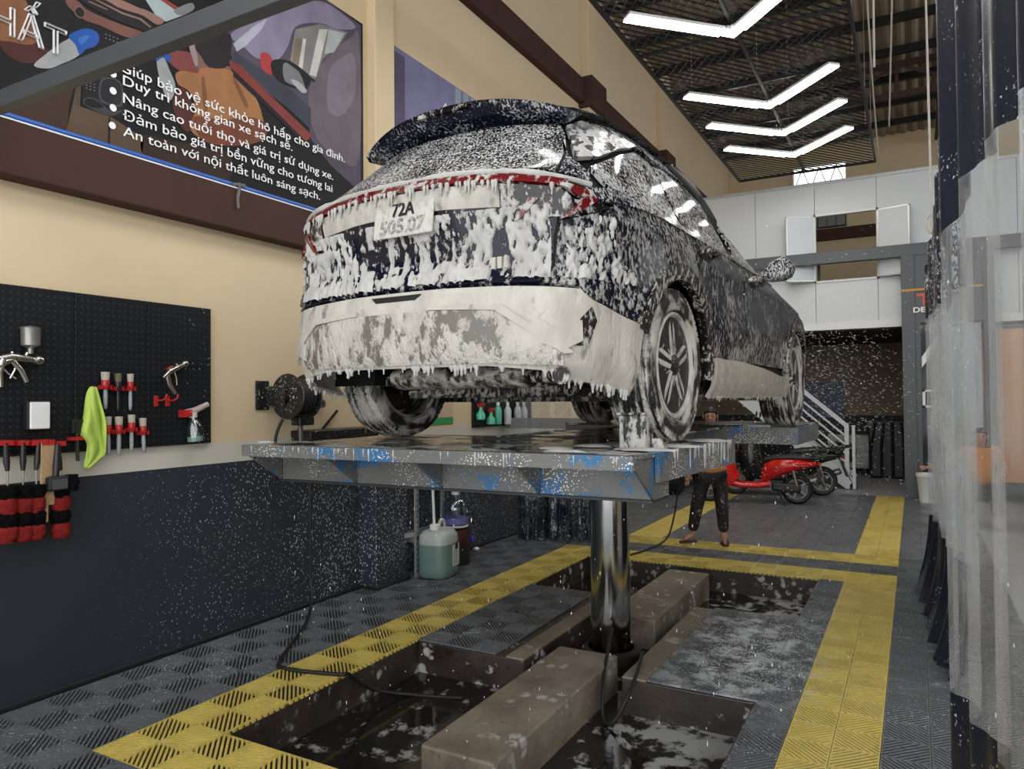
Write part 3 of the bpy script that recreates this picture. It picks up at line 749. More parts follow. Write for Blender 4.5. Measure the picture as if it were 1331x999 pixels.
F_sill = foam_mat('sill_foam', (.32, .30, .27), .3, cov=.80, scale=(14, 14, 40), soft=.2, big=.2, bump=.2, foam=(.52, .49, .43))
F_clad = foam_mat('black_cladding_foam', BLK, .45, cov=.38, scale=(50, 50, 30), soft=.04, fine=.2, big=.4, bump=.5, foam=(.62, .58, .53))
F_trim = foam_mat('chrome_trim_foam', (.55, .56, .57), .12, .9, cov=.42, scale=(30, 12, 12), soft=.1, big=.4, bump=.3)
F_lens = foam_mat('red_lens_foam', (.13, .006, .010), .12, cov=.36, scale=(30, 30, 22), soft=.05, big=.3, bump=.5)
F_smoke = foam_mat('smoked_lens_foam', (.012, .006, .007), .07, cov=.42, scale=(22, 22, 12), soft=.05, fine=.2, big=.5, bump=.7)
F_foam = foam_mat('solid_foam', (.5, .48, .45), .6, cov=1.4, scale=(20, 20, 20), bump=.3)
F_under = foam_mat('grimy_metal_foam', (.018, .016, .014), .4, .5, cov=.44, scale=(35, 35, 20), soft=.06, fine=.2, big=.4, bump=.5, foam=(.5, .46, .41))
F_muff = foam_mat('muffler_foam', (.06, .05, .042), .35, .7, cov=.60, scale=(26, 10, 20), soft=.1, fine=.2, big=.4, bump=.6, foam=(.52, .47, .41))
M_black = plain('black_underbody', (.006, .006, .006), .6)

# dark inner shell behind the panel gaps, with open wheel wells
sh = MB(); zs = [.2, .26, .34, .42, .5, .58, .66, .74, .82, .9, .98, 1.04, 1.08, 1.14, 1.22, 1.3, 1.38, 1.46, 1.53, 1.575]; NS = 150
for z in zs:
    for i in range(NS+1):
        s = -SMAX+2*SMAX*i/NS; sh.v.append(tuple(P(s, z)-NRM(s, z)*.028))
for j in range(len(zs)-1):
    for i in range(NS):
        ids = (j*(NS+1)+i, j*(NS+1)+i+1, (j+1)*(NS+1)+i+1, (j+1)*(NS+1)+i); c = sum((Vector(sh.v[k]) for k in ids), Vector())/4
        if c.z < .40 and c.y < -.30: continue
        if any(math.hypot(c.y-yc, c.z-TW) < .43 for yc in (0., YF)) and abs(c.x) > .7: continue
        sh.f.append(ids); sh.m.append(0)
sh.build('body_shell', M_black, car, smooth=50, fix=False)
un = MB(); un.box((-.66, -.35, .29), (.66, 3.4, .34)); un.box((-.86, .5, .20), (.86, 2.25, .26))
un.build('underbody', F_under, car)
for yc in (0., YF):
    for s in (-1, 1):
        well = MB(); n = 18; pr = [(yc+.44*math.cos(PI*k/n), TW-.08+.47*math.sin(PI*k/n)) for k in range(n+1)]
        xa, xb = s*.60, s*.895
        well.add([(xa, y, z) for y, z in pr]+[(xb, y, z) for y, z in pr], [(i, i+1, n+2+i, n+1+i) for i in range(n)]); well.add([(xa, y, z) for y, z in pr], [tuple(range(n+1))])
        well.build('wheel_well', M_black, car, smooth=40, fix=False)

# ---- tail
def RX(pts): return [R_(x, z) for x, z in pts]
def mirror(poly): return [(-a, b) for a, b in poly][::-1]
bot = [(-.36, .27, 's'), (-.55, .255, 's'), (.88, .285, 'r'), (.75, .32, 'r'), (.5, .345, 'r')]
def PT(l): return [S_(a, z) if k == 's' else R_(a, z) for a, z, k in l]
right_low = PT([(.45, .345, 'r'), (.72, .318, 'r'), (-.74, .285, 's'), (-.58, .262, 's'), (-.42, .235, 's')])
arch_r = arc(0, .440, 200, 160, 6)
right_top = PT([(-.415, .515, 's'), (-.58, .56, 's'), (-.72, .605, 's'), (.80, .645, 'r'), (.55, .662, 'r'), (.25, .67, 'r')])
half = [R_(0.0001, .35)]+right_low+arch_r+right_top+[R_(.0001, .672)]
bumper = panel('rear_bumper', half[1:]+[(-a, b) for a, b in reversed(half[1:-1])], F_bump, label='rear bumper coated in cream foam')
for x0, x1 in ((.0, 0.),): pass
dif = panel('diffuser_plate', RX([(-.62, .365), (-.3, .358), (.1, .36), (.45, .358), (.74, .345), (.74, .40), (.60, .50), (.50, .565), (.2, .578), (-.25, .578), (-.52, .56), (-.66, .45)]), F_diff, off=.012, crown=.004, label='grey lower bumper plate streaked with foam')
for s in (-1, 1):
    q = RX([(.50, .565), (.60, .50), (.745, .39), (.775, .395), (.63, .515), (.53, .585), (.2, .598), (.2, .58)]); q = q if s > 0 else mirror(q)
    panel('bumper_ridge', q, F_bump, bumper, off=.018, step=.03)
    q = PT([(-.80, .42, 's'), (-.735, .42, 's'), (-.70, .52, 's'), (-.725, .575, 's'), (-.765, .53, 's')]); q = q if s > 0 else mirror(q)
    panel('reflector', q, F_smoke, bumper, off=.006, step=.03)
    q = RX([(.60, .40), (.68, .43), (.74, .40), (.80, .44), (.80, .52), (.72, .49), (.66, .53), (.60, .47)]); q = q if s > 0 else mirror(q)
    panel('bumper_facet', q, F_bump, bumper, off=.016, step=.025)
panel('bumper_handle_slot', RX([(-.10, .632), (.12, .632), (.15, .655), (-.13, .655)]), M_black, bumper, off=.003, step=.04, thick=.004)
gate_half = RX([(.25, .685), (.5, .68), (.66, .675)])+RX([(.70, .74), (.705, .86), (.72, .93), (.68, .965), (.5, .985), (.3, 1.0)])
tailgate = panel('tailgate', [R_(0.0001, .687)]+gate_half+[R_(.0001, 1.005)]+[(-a, b) for a, b in reversed(gate_half)], F_gate, label='tailgate smothered in white foam')
# light bar and lamps
lb = RX([(.3, 1.10), (.55, 1.082), (.74, 1.055)])+PT([(-.74, 1.022, 's'), (-.66, 1.012, 's'), (-.68, 1.05, 's'), (-.76, 1.07, 's')])+RX([(.74, 1.098), (.55, 1.13), (.3, 1.145)])
bar_ = panel('light_bar', [R_(.0001, 1.105)]+lb+[R_(.0001, 1.15)]+[(-a, b) for a, b in reversed(lb)], F_lens, off=.012, crown=.004, label='full-width dark red rear light bar')
ub = RX([(.25, 1.003), (.5, .988), (.5, 1.078), (.25, 1.096)])
panel('lamp_band', [R_(.0001, 1.008)]+ub+[R_(.0001, 1.10)]+[(-a, b) for a, b in reversed(ub)], F_bump, label='foam-filled recess under the light bar')
for s in (-1, 1):
    q = RX([(.505, .988), (.68, .97), (.73, .935)])+PT([(-.80, .925, 's'), (-.68, .965, 's'), (-.58, .998, 's'), (-.66, 1.004, 's'), (-.76, 1.008, 's')])+RX([(.74, 1.05), (.505, 1.078)])
    q = q if s > 0 else mirror(q); tl = panel('tail_lamp', q, F_smoke, off=.004)
    for x in (.56, .73):
        a = RX([(x, .925), (x+.028, .935), (x+.095, 1.01), (x+.065, 1.02)]); a = a if s > 0 else mirror(a)
        panel('lamp_fang', a, F_lens, tl, off=.02, step=.03)
# rear window, upper tailgate, spoiler
rw = RX([(.3, 1.165), (.6, 1.145), (.70, 1.13), (.655, 1.25), (.57, 1.40), (.52, 1.455), (.3, 1.475)])
panel('rear_window', [R_(.0001, 1.17)]+rw+[R_(.0001, 1.48)]+[(-a, b) for a, b in reversed(rw)], F_glass, off=.004, label='rear window under fine foam speckles')
spm = MB(); N = 22; top = []; lowr = []; frt = []
for i in range(N+1):
    u = -1+2*i/N; x = .60*u; k = abs(u)**2.4
    top.append((x, -.63+.13*k, 1.592-.085*k)); lowr.append((x*.99, -.60+.12*k, 1.555-.075*k)); frt.append((x*.97, -.30, 1.622-.075*k))
V = frt+top+lowr+[(x*.96, -.40, 1.50-.04*abs(x)) for x, _, _ in frt]; n = N+1
spm.add(V, [(r*n+i, r*n+i+1, (r+1)*n+i+1, (r+1)*n+i) for r in range(3) for i in range(N)]+[(0, n, 2*n, 3*n), (N, 3*n+N, 2*n+N, n+N)])
spo = spm.build('roof_spoiler', foam_mat('navy_spoiler_light_foam', NAVY, .15, cov=.22, scale=(90, 70, 50), soft=.06, big=.5, bump=.3, base_spec=.3, foam=(.55, .55, .55)), car, smooth=40)
MB().box((-.16, -.635, 1.562), (.16, -.612, 1.580)).build('brake_light', F_smoke, spo)
for s in (-1, 1):
    q = RX([(.71, 1.128), (.79, 1.105)])+PT([(-.62, 1.15, 's'), (-.62, 1.24, 's'), (-.44, 1.46, 's')])+RX([(.535, 1.46), (.58, 1.40), (.665, 1.25)])
    q = q if s > 0 else mirror(q); panel('rear_pillar', q, F_upper, off=.002)
    # quarter panel with the wheel arch let in
    q = PT([(-.43, .525, 's'), (-.60, .572, 's'), (-.74, .618, 's'), (.80, .655, 'r'), (.675, .675, 'r'), (.712, .74, 'r'), (.718, .86, 'r'), (.735, .925, 'r'), (-.80, .915, 's'), (-.60, .985, 's'), (-.56, 1.02, 's'), (-.30, 1.035, 's'), (.0, 1.038, 's'), (.20, 1.038, 's'), (.24, .95, 's'), (.33, .86, 's')])+arc(0, .475, 62, 158, 14)
    q = q if s > 0 else mirror(q); panel('quarter_panel', q, F_quart, label='rear quarter panel with clotted foam')
    # belt line and chrome wedge
    q = PT([(-.74, 1.055, 's'), (-.66, 1.012, 's'), (-.56, 1.027, 's'), (-.3, 1.042, 's'), (.5, 1.045, 's'), (1.2, 1.035, 's'), (2.1, 1.02, 's'), (2.1, 1.045, 's'), (1.2, 1.062, 's'), (.5, 1.075, 's'), (-.1, 1.08, 's'), (-.55, 1.09, 's')])
    q = q if s > 0 else mirror(q); panel('belt_trim', q, F_upper, off=.006)
    q = PT([(-.61, 1.225, 's'), (-.45, 1.27, 's'), (-.15, 1.40, 's'), (.20, 1.525, 's'), (-.1, 1.535, 's'), (-.3, 1.51, 's'), (-.42, 1.45, 's')])
    q = q if s > 0 else mirror(q); panel('chrome_wedge', q, F_trim, off=.01, label='bright chrome wedge on the rear pillar')
    for nm, pl in (('quarter_window', [(-.52, 1.105), (.22, 1.085), (.30, 1.47), (.10, 1.465), (-.15, 1.375), (-.42, 1.26), (-.56, 1.20)]), ('rear_door_window', [(.25, 1.085), (1.06, 1.07), (1.06, 1.478), (.55, 1.492), (.33, 1.455)]), ('front_door_window', [(1.12, 1.069), (2.02, 1.055), (1.72, 1.25), (1.42, 1.44), (1.30, 1.478), (1.12, 1.478)])):
        q = [S_(y, z) for y, z in pl]; q = q if s > 0 else mirror(q); panel(nm, q, F_sglass, off=.0)
    q = [S_(y, z) for y, z in [(.0, 1.48), (.25, 1.512), (.55, 1.505), (1.06, 1.486), (1.32, 1.485), (1.45, 1.45), (1.75, 1.25), (2.06, 1.06), (2.12, 1.06), (1.80, 1.27), (1.50, 1.48), (1.38, 1.53), (1.0, 1.565), (.3, 1.57), (-.1, 1.555)]]
    q = q if s > 0 else mirror(q); panel('roof_frame', q, F_upper, off=.008, step=.05)
    # doors
    q = [S_(.505, .435)]+arc(0, .485, 8, 58, 8)+[S_(y, z) for y, z in [(.345, .875), (.255, .955), (.215, 1.038), (.6, 1.043), (1.165, 1.032), (1.172, .8), (1.165, .435)]]
    q = q if s > 0 else mirror(q); rd = panel('rear_door', q, F_side)
    q = [S_(y, z) for y, z in [(1.18, .435), (1.187, .8), (1.18, 1.031), (1.7, 1.022), (2.10, 1.015), (2.17, .9), (2.17, .6), (2.20, .435)]]
    q = q if s > 0 else mirror(q); fd = panel('front_door', q, F_side)
    for d_, yh, zh in ((rd, .36, .965), (fd, 1.30, .945)):
        a = P(*S_(yh-.02, zh, s)); b = P(*S_(yh+.20, zh+.005, s)); n_ = NRM(*S_(yh+.1, zh, s)); n_ = n_ if n_.x*s > 0 else -n_
        MB().tube([a+n_*.004, a.lerp(b, .15)+n_*.04, a.lerp(b, .5)+n_*.046, a.lerp(b, .85)+n_*.04, b+n_*.004], [.012, .017, .019, .017, .012], 8).build('door_handle', F_clad, d_, smooth=60)
        q = [S_(yh+dy, zh+dz) for dy, dz in ((.0, -.03), (.12, -.035), (.18, 0), (.12, .035), (.0, .03), (-.02, 0))]; q = q if s > 0 else mirror(q)
        panel('handle_recess', q, M_black, d_, off=.002, step=.03, thick=.003)
    # sill panel and cladding
    q = [S_(.50, .225)]+[S_(y, z) for y, z in [(2.27, .235), (2.26, .33), (2.21, .365), (1.6, .40), (1.1, .425), (.51, .425)]]
    q = q if s > 0 else mirror(q); panel('sill_panel', q, F_sill, off=.022, crown=.006, label='lower sill panel with thin cream foam')
    for yc, a0, a1 in ((0., -8, 163), (YF, -20, 176)):
        q = arc(yc, .475, a0, a1, 20)+arc(yc, .405, a1, a0, 20); q = q if s > 0 else mirror(q)
        panel('arch_cladding', q, F_clad, off=.014, step=.05, thick=.05)
    q = [S_(y, z) for y, z in [(2.21, .435), (2.18, .6), (2.18, .9), (2.12, 1.01), (2.4, 1.0), (2.9, .955), (3.25, .88), (3.38, .80), (3.30, .50)]]+arc(YF, .475, 10, 176, 14)
    q = q if s > 0 else mirror(q); panel('front_fender', q, F_side)
    # mirror
    mr = MB(); prof = [(.86, 1.08, .03), (.92, 1.11, .075), (1.01, 1.125, .09), (1.05, 1.12, .06), (1.07, 1.12, .02)]; base = []
    for i, (x, zc, hh) in enumerate(prof):
        for k in range(12):
            a = 2*PI*k/12; base.append((s*x, 1.98+.055*math.cos(a)*(1 if i < 4 else .4)+.03*(i > 2), zc+hh*math.sin(a)))
    mr.add(base, [(i*12+k, i*12+(k+1) % 12, (i+1)*12+(k+1) % 12, (i+1)*12+k) for i in range(4) for k in range(12)]+[tuple(range(12)), tuple(48+k for k in range(12))])
    mo = mr.build('door_mirror', F_upper, car, smooth=60)
    gl_ = MB(); gl_.add([(s*(.975+.075*math.cos(2*PI*k/16)), 1.922, 1.118+.062*math.sin(2*PI*k/16)) for k in range(16)], [tuple(range(16))]); gl_.build('mirror_glass', F_glass, mo, fix=False)
# roof, windscreen, bonnet, nose
rf = MB(); N = 24; M_ = 10
for j in range(N+1):
    s = SMAX*(.16+.0) ; 
rows = [(-.42, .585, 1.60), (-.2, .60, 1.635), (.2, .615, 1.655), (.6, .615, 1.655), (1.0, .60, 1.635), (1.25, .575, 1.595), (1.4, .555, 1.555)]
n = 15
for y, hw, zt in rows:
    for i in range(n): u = -1+2*i/(n-1); rf.v.append((hw*u*1.04, y, zt-.07*abs(u)**3))
rf.f = [(r*n+i, r*n+i+1, (r+1)*n+i+1, (r+1)*n+i) for r in range(len(rows)-1) for i in range(n-1)]; rf.m = [0]*len(rf.f)
rf.build('roof', F_upper, car, smooth=50, fix=False)
s0 = SMAX-.62
panel('windscreen', [(SMAX-.68, 1.075), (SMAX-.001, 1.075), (SMAX-.001, 1.52), (SMAX-.68, 1.52)], F_glass, off=.004); panel('windscreen', mirror([(SMAX-.68, 1.075), (SMAX-.001, 1.075), (SMAX-.001, 1.52), (SMAX-.68, 1.52)]), F_glass, off=.004)
for s in (1, -1):
    q = [(SMAX-.80, .885), (SMAX-.001, .885), (SMAX-.001, 1.055), (SMAX-.80, 1.055)]; panel('bonnet', q if s > 0 else mirror(q), F_upper, off=.004)
    q = [(SMAX-.95, .25), (SMAX-.001, .25), (SMAX-.001, .87), (SMAX-.86, .87), (SMAX-1.0, .5)]; panel('front_bumper', q if s > 0 else mirror(q), F_side)

# ---- number plate
pl = thing('number_plate', None, None); pl.parent = car; pl.location = (.045, -.935, .91); pl.rotation_euler = (math.radians(-6), 0, 0)
F_plate = foam_mat('plate_foam', (.60, .58, .52), .4, cov=.40, scale=(40, 40, 26), soft=.1, big=.5, bump=.4)
plm = MB().box((-.165, -.028, 0), (.165, -.018, .162)).build('plate', F_plate, pl, bevel=.006)
M_ink = plain('black_ink', (.012, .012, .012), .5)
M_ink2 = foam_mat('ink_under_foam', (.16, .155, .15), .5, cov=.62, scale=(60, 60, 40), soft=.1, bump=.1)
tt = text_mesh('lettering', '72A', M_ink, plm, .125, .085, bold=.02); yt(tt, -.06, -.031, .092)
tt = text_mesh('lettering', '505.07', M_ink2, plm, .25, .085, bold=.02); yt(tt, -.125, -.031, .018)
for a in (-.12, .12): MB().cbox((a, -.01, .08), (.03, .03, .1)).build('bracket', M_black, plm)
# badges
bd = MB()
for a in (.0, .03, .06): bd.cbox((.52+a, -.962, .745), (.02, .012, .045))
bd.build('badge', F_bump, tailgate)
# ---- foam geometry: clots, runs and drips hanging from edges
def drips(pts, n, l0, l1, r0, r1, name, parent=None):
    m = MB()
    for _ in range(n):
        t = random.random()*(len(pts)-1); i = int(t); a, b = Vector(pts[i]), Vector(pts[i+1]); p = a.lerp(b, t-i); l = random.uniform(l0, l1); r = random.uniform(r0, r1)
        m.tube([p+Vector((0, 0, .012)), p, p-Vector((0, 0, l*.5)), p-Vector((0, 0, l*.85)), p-Vector((0, 0, l))], [r*.8, r*1.3, r*.55, r*.6, r*.1], 6)
    tag(m.build(name, F_foam, parent or car, smooth=70, fix=False), kind='stuff')
low_edge = [P(s, z) for s, z in [(-a, b) for a, b in reversed(right_low)]+[R_(x, .348) for x in (-.3, -.15, 0.001, .15, .3)]+right_low]
drips(low_edge, 90, .01, .045, .005, .014, 'foam_drips', bumper)
drips([P(*R_(x, 1.103-.05*(abs(x)/.75)**2))+Vector((0, -.016, 0)) for x in [i*.05-.72 for i in range(30)]], 60, .012, .05, .004, .009, 'foam_drips', bar_)
drips([P(*S_(y, .228))+Vector((.02, 0, 0)) for y in [.5+.1*i for i in range(18)]], 60, .01, .03, .004, .009, 'foam_drips')
# foam ridge along the top of the light bar and long runs down the tailgate
rd_ = MB(); pts = []
for i in range(41):
    x = -.80+.04*i; zz_ = 1.155-.06*(abs(x)/.75)**2.5; pts.append(P(*R_(x, zz_))+Vector((0, -.012, 0)))
rd_.tube(pts, [.010+.006*random.random() for _ in pts], 8); rd_.build('foam_ridge', F_foam, bar_, smooth=70, fix=False)
from mathutils import noise as mnoise
def fnoise(x, z, fx, fz, seed): return mnoise.noise(Vector((x*fx, z*fz, seed)))
def foam_layer(name, spts, zpts, thr, amp, parent, seed=0., fx=11., fz=6.):
    """clotted foam lying on the panel: a height field that rises out of the surface where the foam is thick"""
    m = MB(); ns, nz = len(spts), len(zpts); H_ = []
    for j, z in enumerate(zpts):
        for i, s in enumerate(spts):
            q = s+.012*fnoise(s, z, 6, 3, 9); v = .65*fnoise(q, z, fx, fz, seed)+.62*fnoise(q, z, fx*2.4, fz*2.2, seed+3)+.62*fnoise(q, z, fx*5, fz*4., seed+7)+.30*fnoise(q, z, fx*10, fz*8, seed+5)
            t = v-thr(s, z); H_.append(t); h = -.004 if t <= 0 else .001+amp*(1-math.exp(-t*3.2))
            m.v.append(tuple(P(s, z)+NRM(s, z)*h))
    for j in range(nz-1):
        for i in range(ns-1):
            ids = (j*ns+i, j*ns+i+1, (j+1)*ns+i+1, (j+1)*ns+i)
            if max(H_[k] for k in ids) > 0: m.f.append(ids); m.m.append(0)
    return tag(m.build(name, F_foam, parent, smooth=85, fix=False), kind='stuff')
def rng_(a, b, st): n = int((b-a)/st); return [a+(b-a)*k/n for k in range(n+1)]
sR = R_(.705, .86)[0]
def thr_gate(s, z):
    x = s
    t = -.28 if z < .75 else -.08
    if -.22 < x < .28 and .795 < z < .885: t = .30-.75*max(0, math.sin(x*75))**4
    if .45 < x < .60 and .80 < z < .90: t = -.02
    if z > .94: t = -.05
    return t+.12*fnoise(s, z, 3, 3, 21)
foam_layer('foam_layer', rng_(-sR+.01, sR-.01, .0055), rng_(.690, .985, .0055), thr_gate, .018, tailgate, 1.)
sA, sB = R_(.735, .86)[0], S_(-.50, .86)[0]; sC = S_(-.30, .86)[0]
def thr_q(s, z):
    u = (s-sA)/(sB-sA)
    return (.02 if u < .55 else .14)+(.25 if z > .90 else 0)+(.9 if u > 1.2 else .55*max(0, u-.75))-(.18 if z < .74 else 0)
for sg_ in (1, -1):
    pts_ = rng_(sA+.012, sC, .0075); foam_layer('foam_layer', [sg_*p for p in pts_] if sg_ > 0 else [-p for p in reversed(pts_)], rng_(.685, .955, .0075), lambda s, z: thr_q(abs(s), z), .018, car, 5., 14., 8.)
sL0, sL1 = R_(.50, 1.02)[0], R_(.80, 1.02)[0]
for sg_ in (1, -1):
    pts_ = rng_(sL0, sL1, .007); foam_layer('foam_layer', pts_ if sg_ > 0 else [-p for p in reversed(pts_)], rng_(.935, 1.055, .007), lambda s, z: .12+.6*max(0, z-1.0)/.05, .014, car, 11., 13., 6.)

# ---- underside: silencer, pipes, axle
mu = MB(); mu.lathe([(.0, -.22), (.05, -.22), (.068, -.205), (.068, .50), (.05, .515), (.0, .515)], 20, (0, -.66, .315), 0)
mf = mu.build('silencer', F_muff, car, smooth=40); mf.scale = (1, 1.4, .8); mf.location = (0, .26, .062)
MB().tube(catmull([(.5, -.66, .315), (.62, -.70, .31), (.72, -.78, .31), (.76, -.86, .30)], 5), .034, 10).build('tail_pipe', F_under, car, smooth=50)
MB().tube(catmull([(-.2, -.66, .33), (-.3, -.4, .34), (-.2, .2, .30), (-.1, 1.5, .26)], 6), .03, 8).build('exhaust_pipe', F_under, car, smooth=50)
ax = MB(); ax.bar((-.62, .05, .26), (.62, .05, .26), .10, .07); ax.bar((-.62, -.12, .24), (-.3, -.02, .27), .05, .05); ax.bar((.62, -.12, .24), (.3, -.02, .27), .05, .05); ax.bar((-.45, -.3, .30), (.45, -.3, .30), .06, .05)
for s in (-1, 1): ax.bar((s*.62, -.02, .30), (s*.45, .5, .25), .06, .06); ax.tube([(s*.55, -.05, .25), (s*.52, -.1, .52)], .035, 10)
ax.build('rear_axle', F_under, car, bevel=.008)
for s in (-1, 1):
    cs = MB(); cs.tube([(s*.5+.045*math.cos(a*.7), .02+.045*math.sin(a*.7), .27+.006*a) for a in range(40)], .009, 6); cs.build('coil_spring', F_under, car, smooth=60)

# ---- wheels
F_tyre = foam_mat('tyre_foam', (.012, .012, .012), .6, cov=.48, scale=(60, 5, 5), soft=.07, fine=.05, big=.6, bump=.4, foam=(.60, .57, .52))
F_rim = foam_mat('alloy_foam', (.42, .42, .42), .22, .85, cov=.75, scale=(16, 16, 16), soft=.12, fine=.1, big=.4, bump=.2, foam=(.62, .60, .57))
F_rimd = foam_mat('rim_dark_foam', (.01, .01, .01), .35, cov=.02, scale=(26, 26, 26), soft=.06, big=.5, bump=.4)
def tyre_parts(R=TR, wd=.225):
    h = wd/2; r = R; ri = .255
    prof = [(ri, -h*.85), (ri+.015, -h*.95), (ri+.05, -h*1.02), (r-.04, -h*1.0), (r-.012, -h*.86), (r-.006, -h*.7), (r-.006, h*.7), (r-.012, h*.86), (r-.04, h), (ri+.05, h*1.02), (ri+.015, h*.95), (ri, h*.85), (ri-.012, h*.8), (ri-.012, -h*.8)]
    ty_ = MB().lathe(prof, 56, ax=0, closed=True).mesh('tyre', F_tyre, 40)
    tr = MB()
    for k in range(64):
        a = 2*PI*k/64; c_, s_ = math.cos(a), math.sin(a); 
        for x0, x1, sk in ((-h*.95, -h*.60, .0), (-h*.52, -h*.1, .025), (h*.02, h*.44, -.025), (h*.56, h*.95, 0)):
            v = []
            for rr_ in (r-.012, r+.004):
                for x, aa in ((x0, a-.034+sk), (x1, a-.034-sk), (x1, a+.034-sk), (x0, a+.034+sk)):
                    q = rr_-(.014 if abs(x) > h*.9 else 0); v.append((x, q*math.cos(aa), q*math.sin(aa)))
            tr.add(v, [(4, 5, 6, 7), (0, 1, 5, 4), (1, 2, 6, 5), (2, 3, 7, 6), (3, 0, 4, 7)])
    return ty_, tr.mesh('tread', F_tyre)
TYRE, TREAD = tyre_parts()
def rim_meshes():
    o = .085
    rim = MB().lathe([(.236, .05), (.232, .10), (.222, .105), (.214, .097), (.211, .085)], 48, ax=0).mesh('rim', F_rim, 40)
    disc = MB().lathe([(.211, .088), (.205, .05), (.20, .0), (.0, .0)], 36, ax=0).mesh('rim_back', F_rimd)
    sp = MB()
    for k in range(5):
        a = 2*PI*k/5+.3
        def pt(r, da, x): return (x, r*math.cos(a+da), r*math.sin(a+da))
        for s in (-1, 1):
            sp.add([pt(.035, s*.25, o+.012), pt(.045, s*.62, o+.008), pt(.212, s*.20, o), pt(.212, s*.08, o+.002), pt(.035, s*.25, o-.03), pt(.045, s*.62, o-.03), pt(.212, s*.20, o-.035), pt(.212, s*.08, o-.035)],
                   [(0, 1, 2, 3), (0, 3, 7, 4), (1, 5, 6, 2), (3, 2, 6, 7), (0, 4, 5, 1)])
        sp.add([pt(.12, .34, o-.012), pt(.212, .30, o+.002), pt(.212, .56, o+.002), pt(.12, .34, o-.035), pt(.212, .30, o-.03), pt(.212, .56, o-.03)], [(0, 1, 2), (0, 3, 4, 1), (1, 4, 5, 2), (2, 5, 3, 0)])
        sp.add([pt(.05, .62, o+.004), pt(.055, .70, o+.004), pt(.213, .66, o), pt(.213, .60, o), pt(.05, .62, o-.03), pt(.055, .70, o-.03), pt(.213, .66, o-.03), pt(.213, .60, o-.03)], [(0, 1, 2, 3), (0, 3, 7, 4), (1, 5, 6, 2), (0, 4, 5, 1)])
    spk = sp.mesh('spokes', F_rim)
    hub = MB().lathe([(.05, o-.04), (.05, o+.008), (.035, o+.02), (0, o+.022)], 20, ax=0).mesh('hub_cap', F_rimd, 40)
    return rim, disc, spk, hub
RIM = rim_meshes()
for yc in (0., YF):
    for s in (-1, 1):
        wh = thing('wheel', None, None); wh.parent = car; wh.location = (s*.815, yc, TR+.002); wh.rotation_euler = (random.uniform(0, 1), 0, (0 if s > 0 else PI))
        ty_o = link('tyre', TYRE, wh); link('tread', TREAD, ty_o) if False else link('tread', TREAD, wh)
        for nm, me in zip(('rim', 'rim_back', 'spokes', 'hub_cap'), RIM): link(nm, me, wh).scale = (1, 1.085, 1.085)
# ================================================================== LIFT
def lift_mat(name, foam=.35):
    t = NT(name); g = t.geo(); n = t.noise(g, 6., 6., .7); z = t.sep(g)[2]
    blue = t.rng(t.noise(g, 3.6, 7., .75), .53, .56)
    c = t.mix(blue, t.mix(n, (.095, .094, .090, 1), (.17, .168, .160, 1)), (.035, .13, .27, 1))
    v = t.voro(g, 90.); s = t.math('LESS_THAN', v.outputs['Distance'], t.rng(t.noise(g, 4., 3.), .35, .7, .02, foam))
    c = t.mix(s, c, (.72, .72, .72, 1)); t.bs(Base_Color=c, Roughness=t.rng(n, .3, .7, .3, .55), Metallic=.1); t.bump(n, .15, .004); return t.mat
M_lift = lift_mat('worn_grey_blue_lift_paint'); M_liftw = lift_mat('foam_splashed_lift_paint', .42)
M_deck = foam_mat('wet_deck_plate', (.035, .032, .03), .12, cov=.36, scale=(5, 5, 5), soft=.05, fine=.5, big=.6, bump=.3, foam=(.5, .5, .49))
M_steel = plain('polished_piston_steel', (.42, .42, .42), .12, 1., var=.1, scale=4)
lift = thing('car_lift', 'worn grey and blue single-piston car lift carrying the foamy car', 'car lift', (-1.9, 4.85, PZ))
def LW(p): return tuple(Vector(p)-Vector((-1.9, 4.85, PZ)))
def lmesh(name, vs, fs, mat, parent=lift, bevel=0, smooth=None, fix=True):
    return MB().add([LW(v) for v in vs], fs).build(name, mat, parent, bevel=bevel, smooth=smooth, fix=fix)
HEX = [(0, 3, 2, 1), (4, 5, 6, 7), (0, 1, 5, 4), (1, 2, 6, 5), (2, 3, 7, 6), (3, 0, 4, 7)]
def slab(name, quad, z0, z1, mat, **k): return lmesh(name, [(x, y, z0) for x, y in quad]+[(x, y, z1) for x, y in quad], HEX, mat, **k)
ZT = 1.424
FL, FR, BR, BL = (-2.985, 2.568), (-.932, 2.618), (-.822, 3.88), (-2.875, 3.83)
slab('deck_plate', [FL, FR, BR, BL], ZT-.012, ZT, M_deck)
def lerp2(a, b, t): return (a[0]+(b[0]-a[0])*t, a[1]+(b[1]-a[1])*t)
slab('front_fascia', [FL, FR, (FR[0], FR[1]+.03), (FL[0], FL[1]+.03)], ZT-.052, ZT-.0125, M_liftw)
slab('lip', [(FL[0], FL[1]-.002), (FR[0], FR[1]-.002), (FR[0], FR[1]+.05), (FL[0], FL[1]+.05)], ZT-.0124, ZT+.004, M_liftw)
sb = .255
slab('cross_beam', [(FL[0]+.02, FL[1]+sb), (FR[0], FR[1]+sb), (FR[0], FR[1]+sb+.2), (FL[0]+.02, FL[1]+sb+.2)], 1.232, ZT-.0135, M_lift)
slab('bottom_flange', [(FL[0]+.02, FL[1]+sb-.02), (FR[0], FR[1]+sb-.02), (FR[0], FR[1]+sb+.2), (FL[0]+.02, FL[1]+sb+.2)], 1.222, 1.2315, plain('black_flange', (.02, .02, .02), .5))
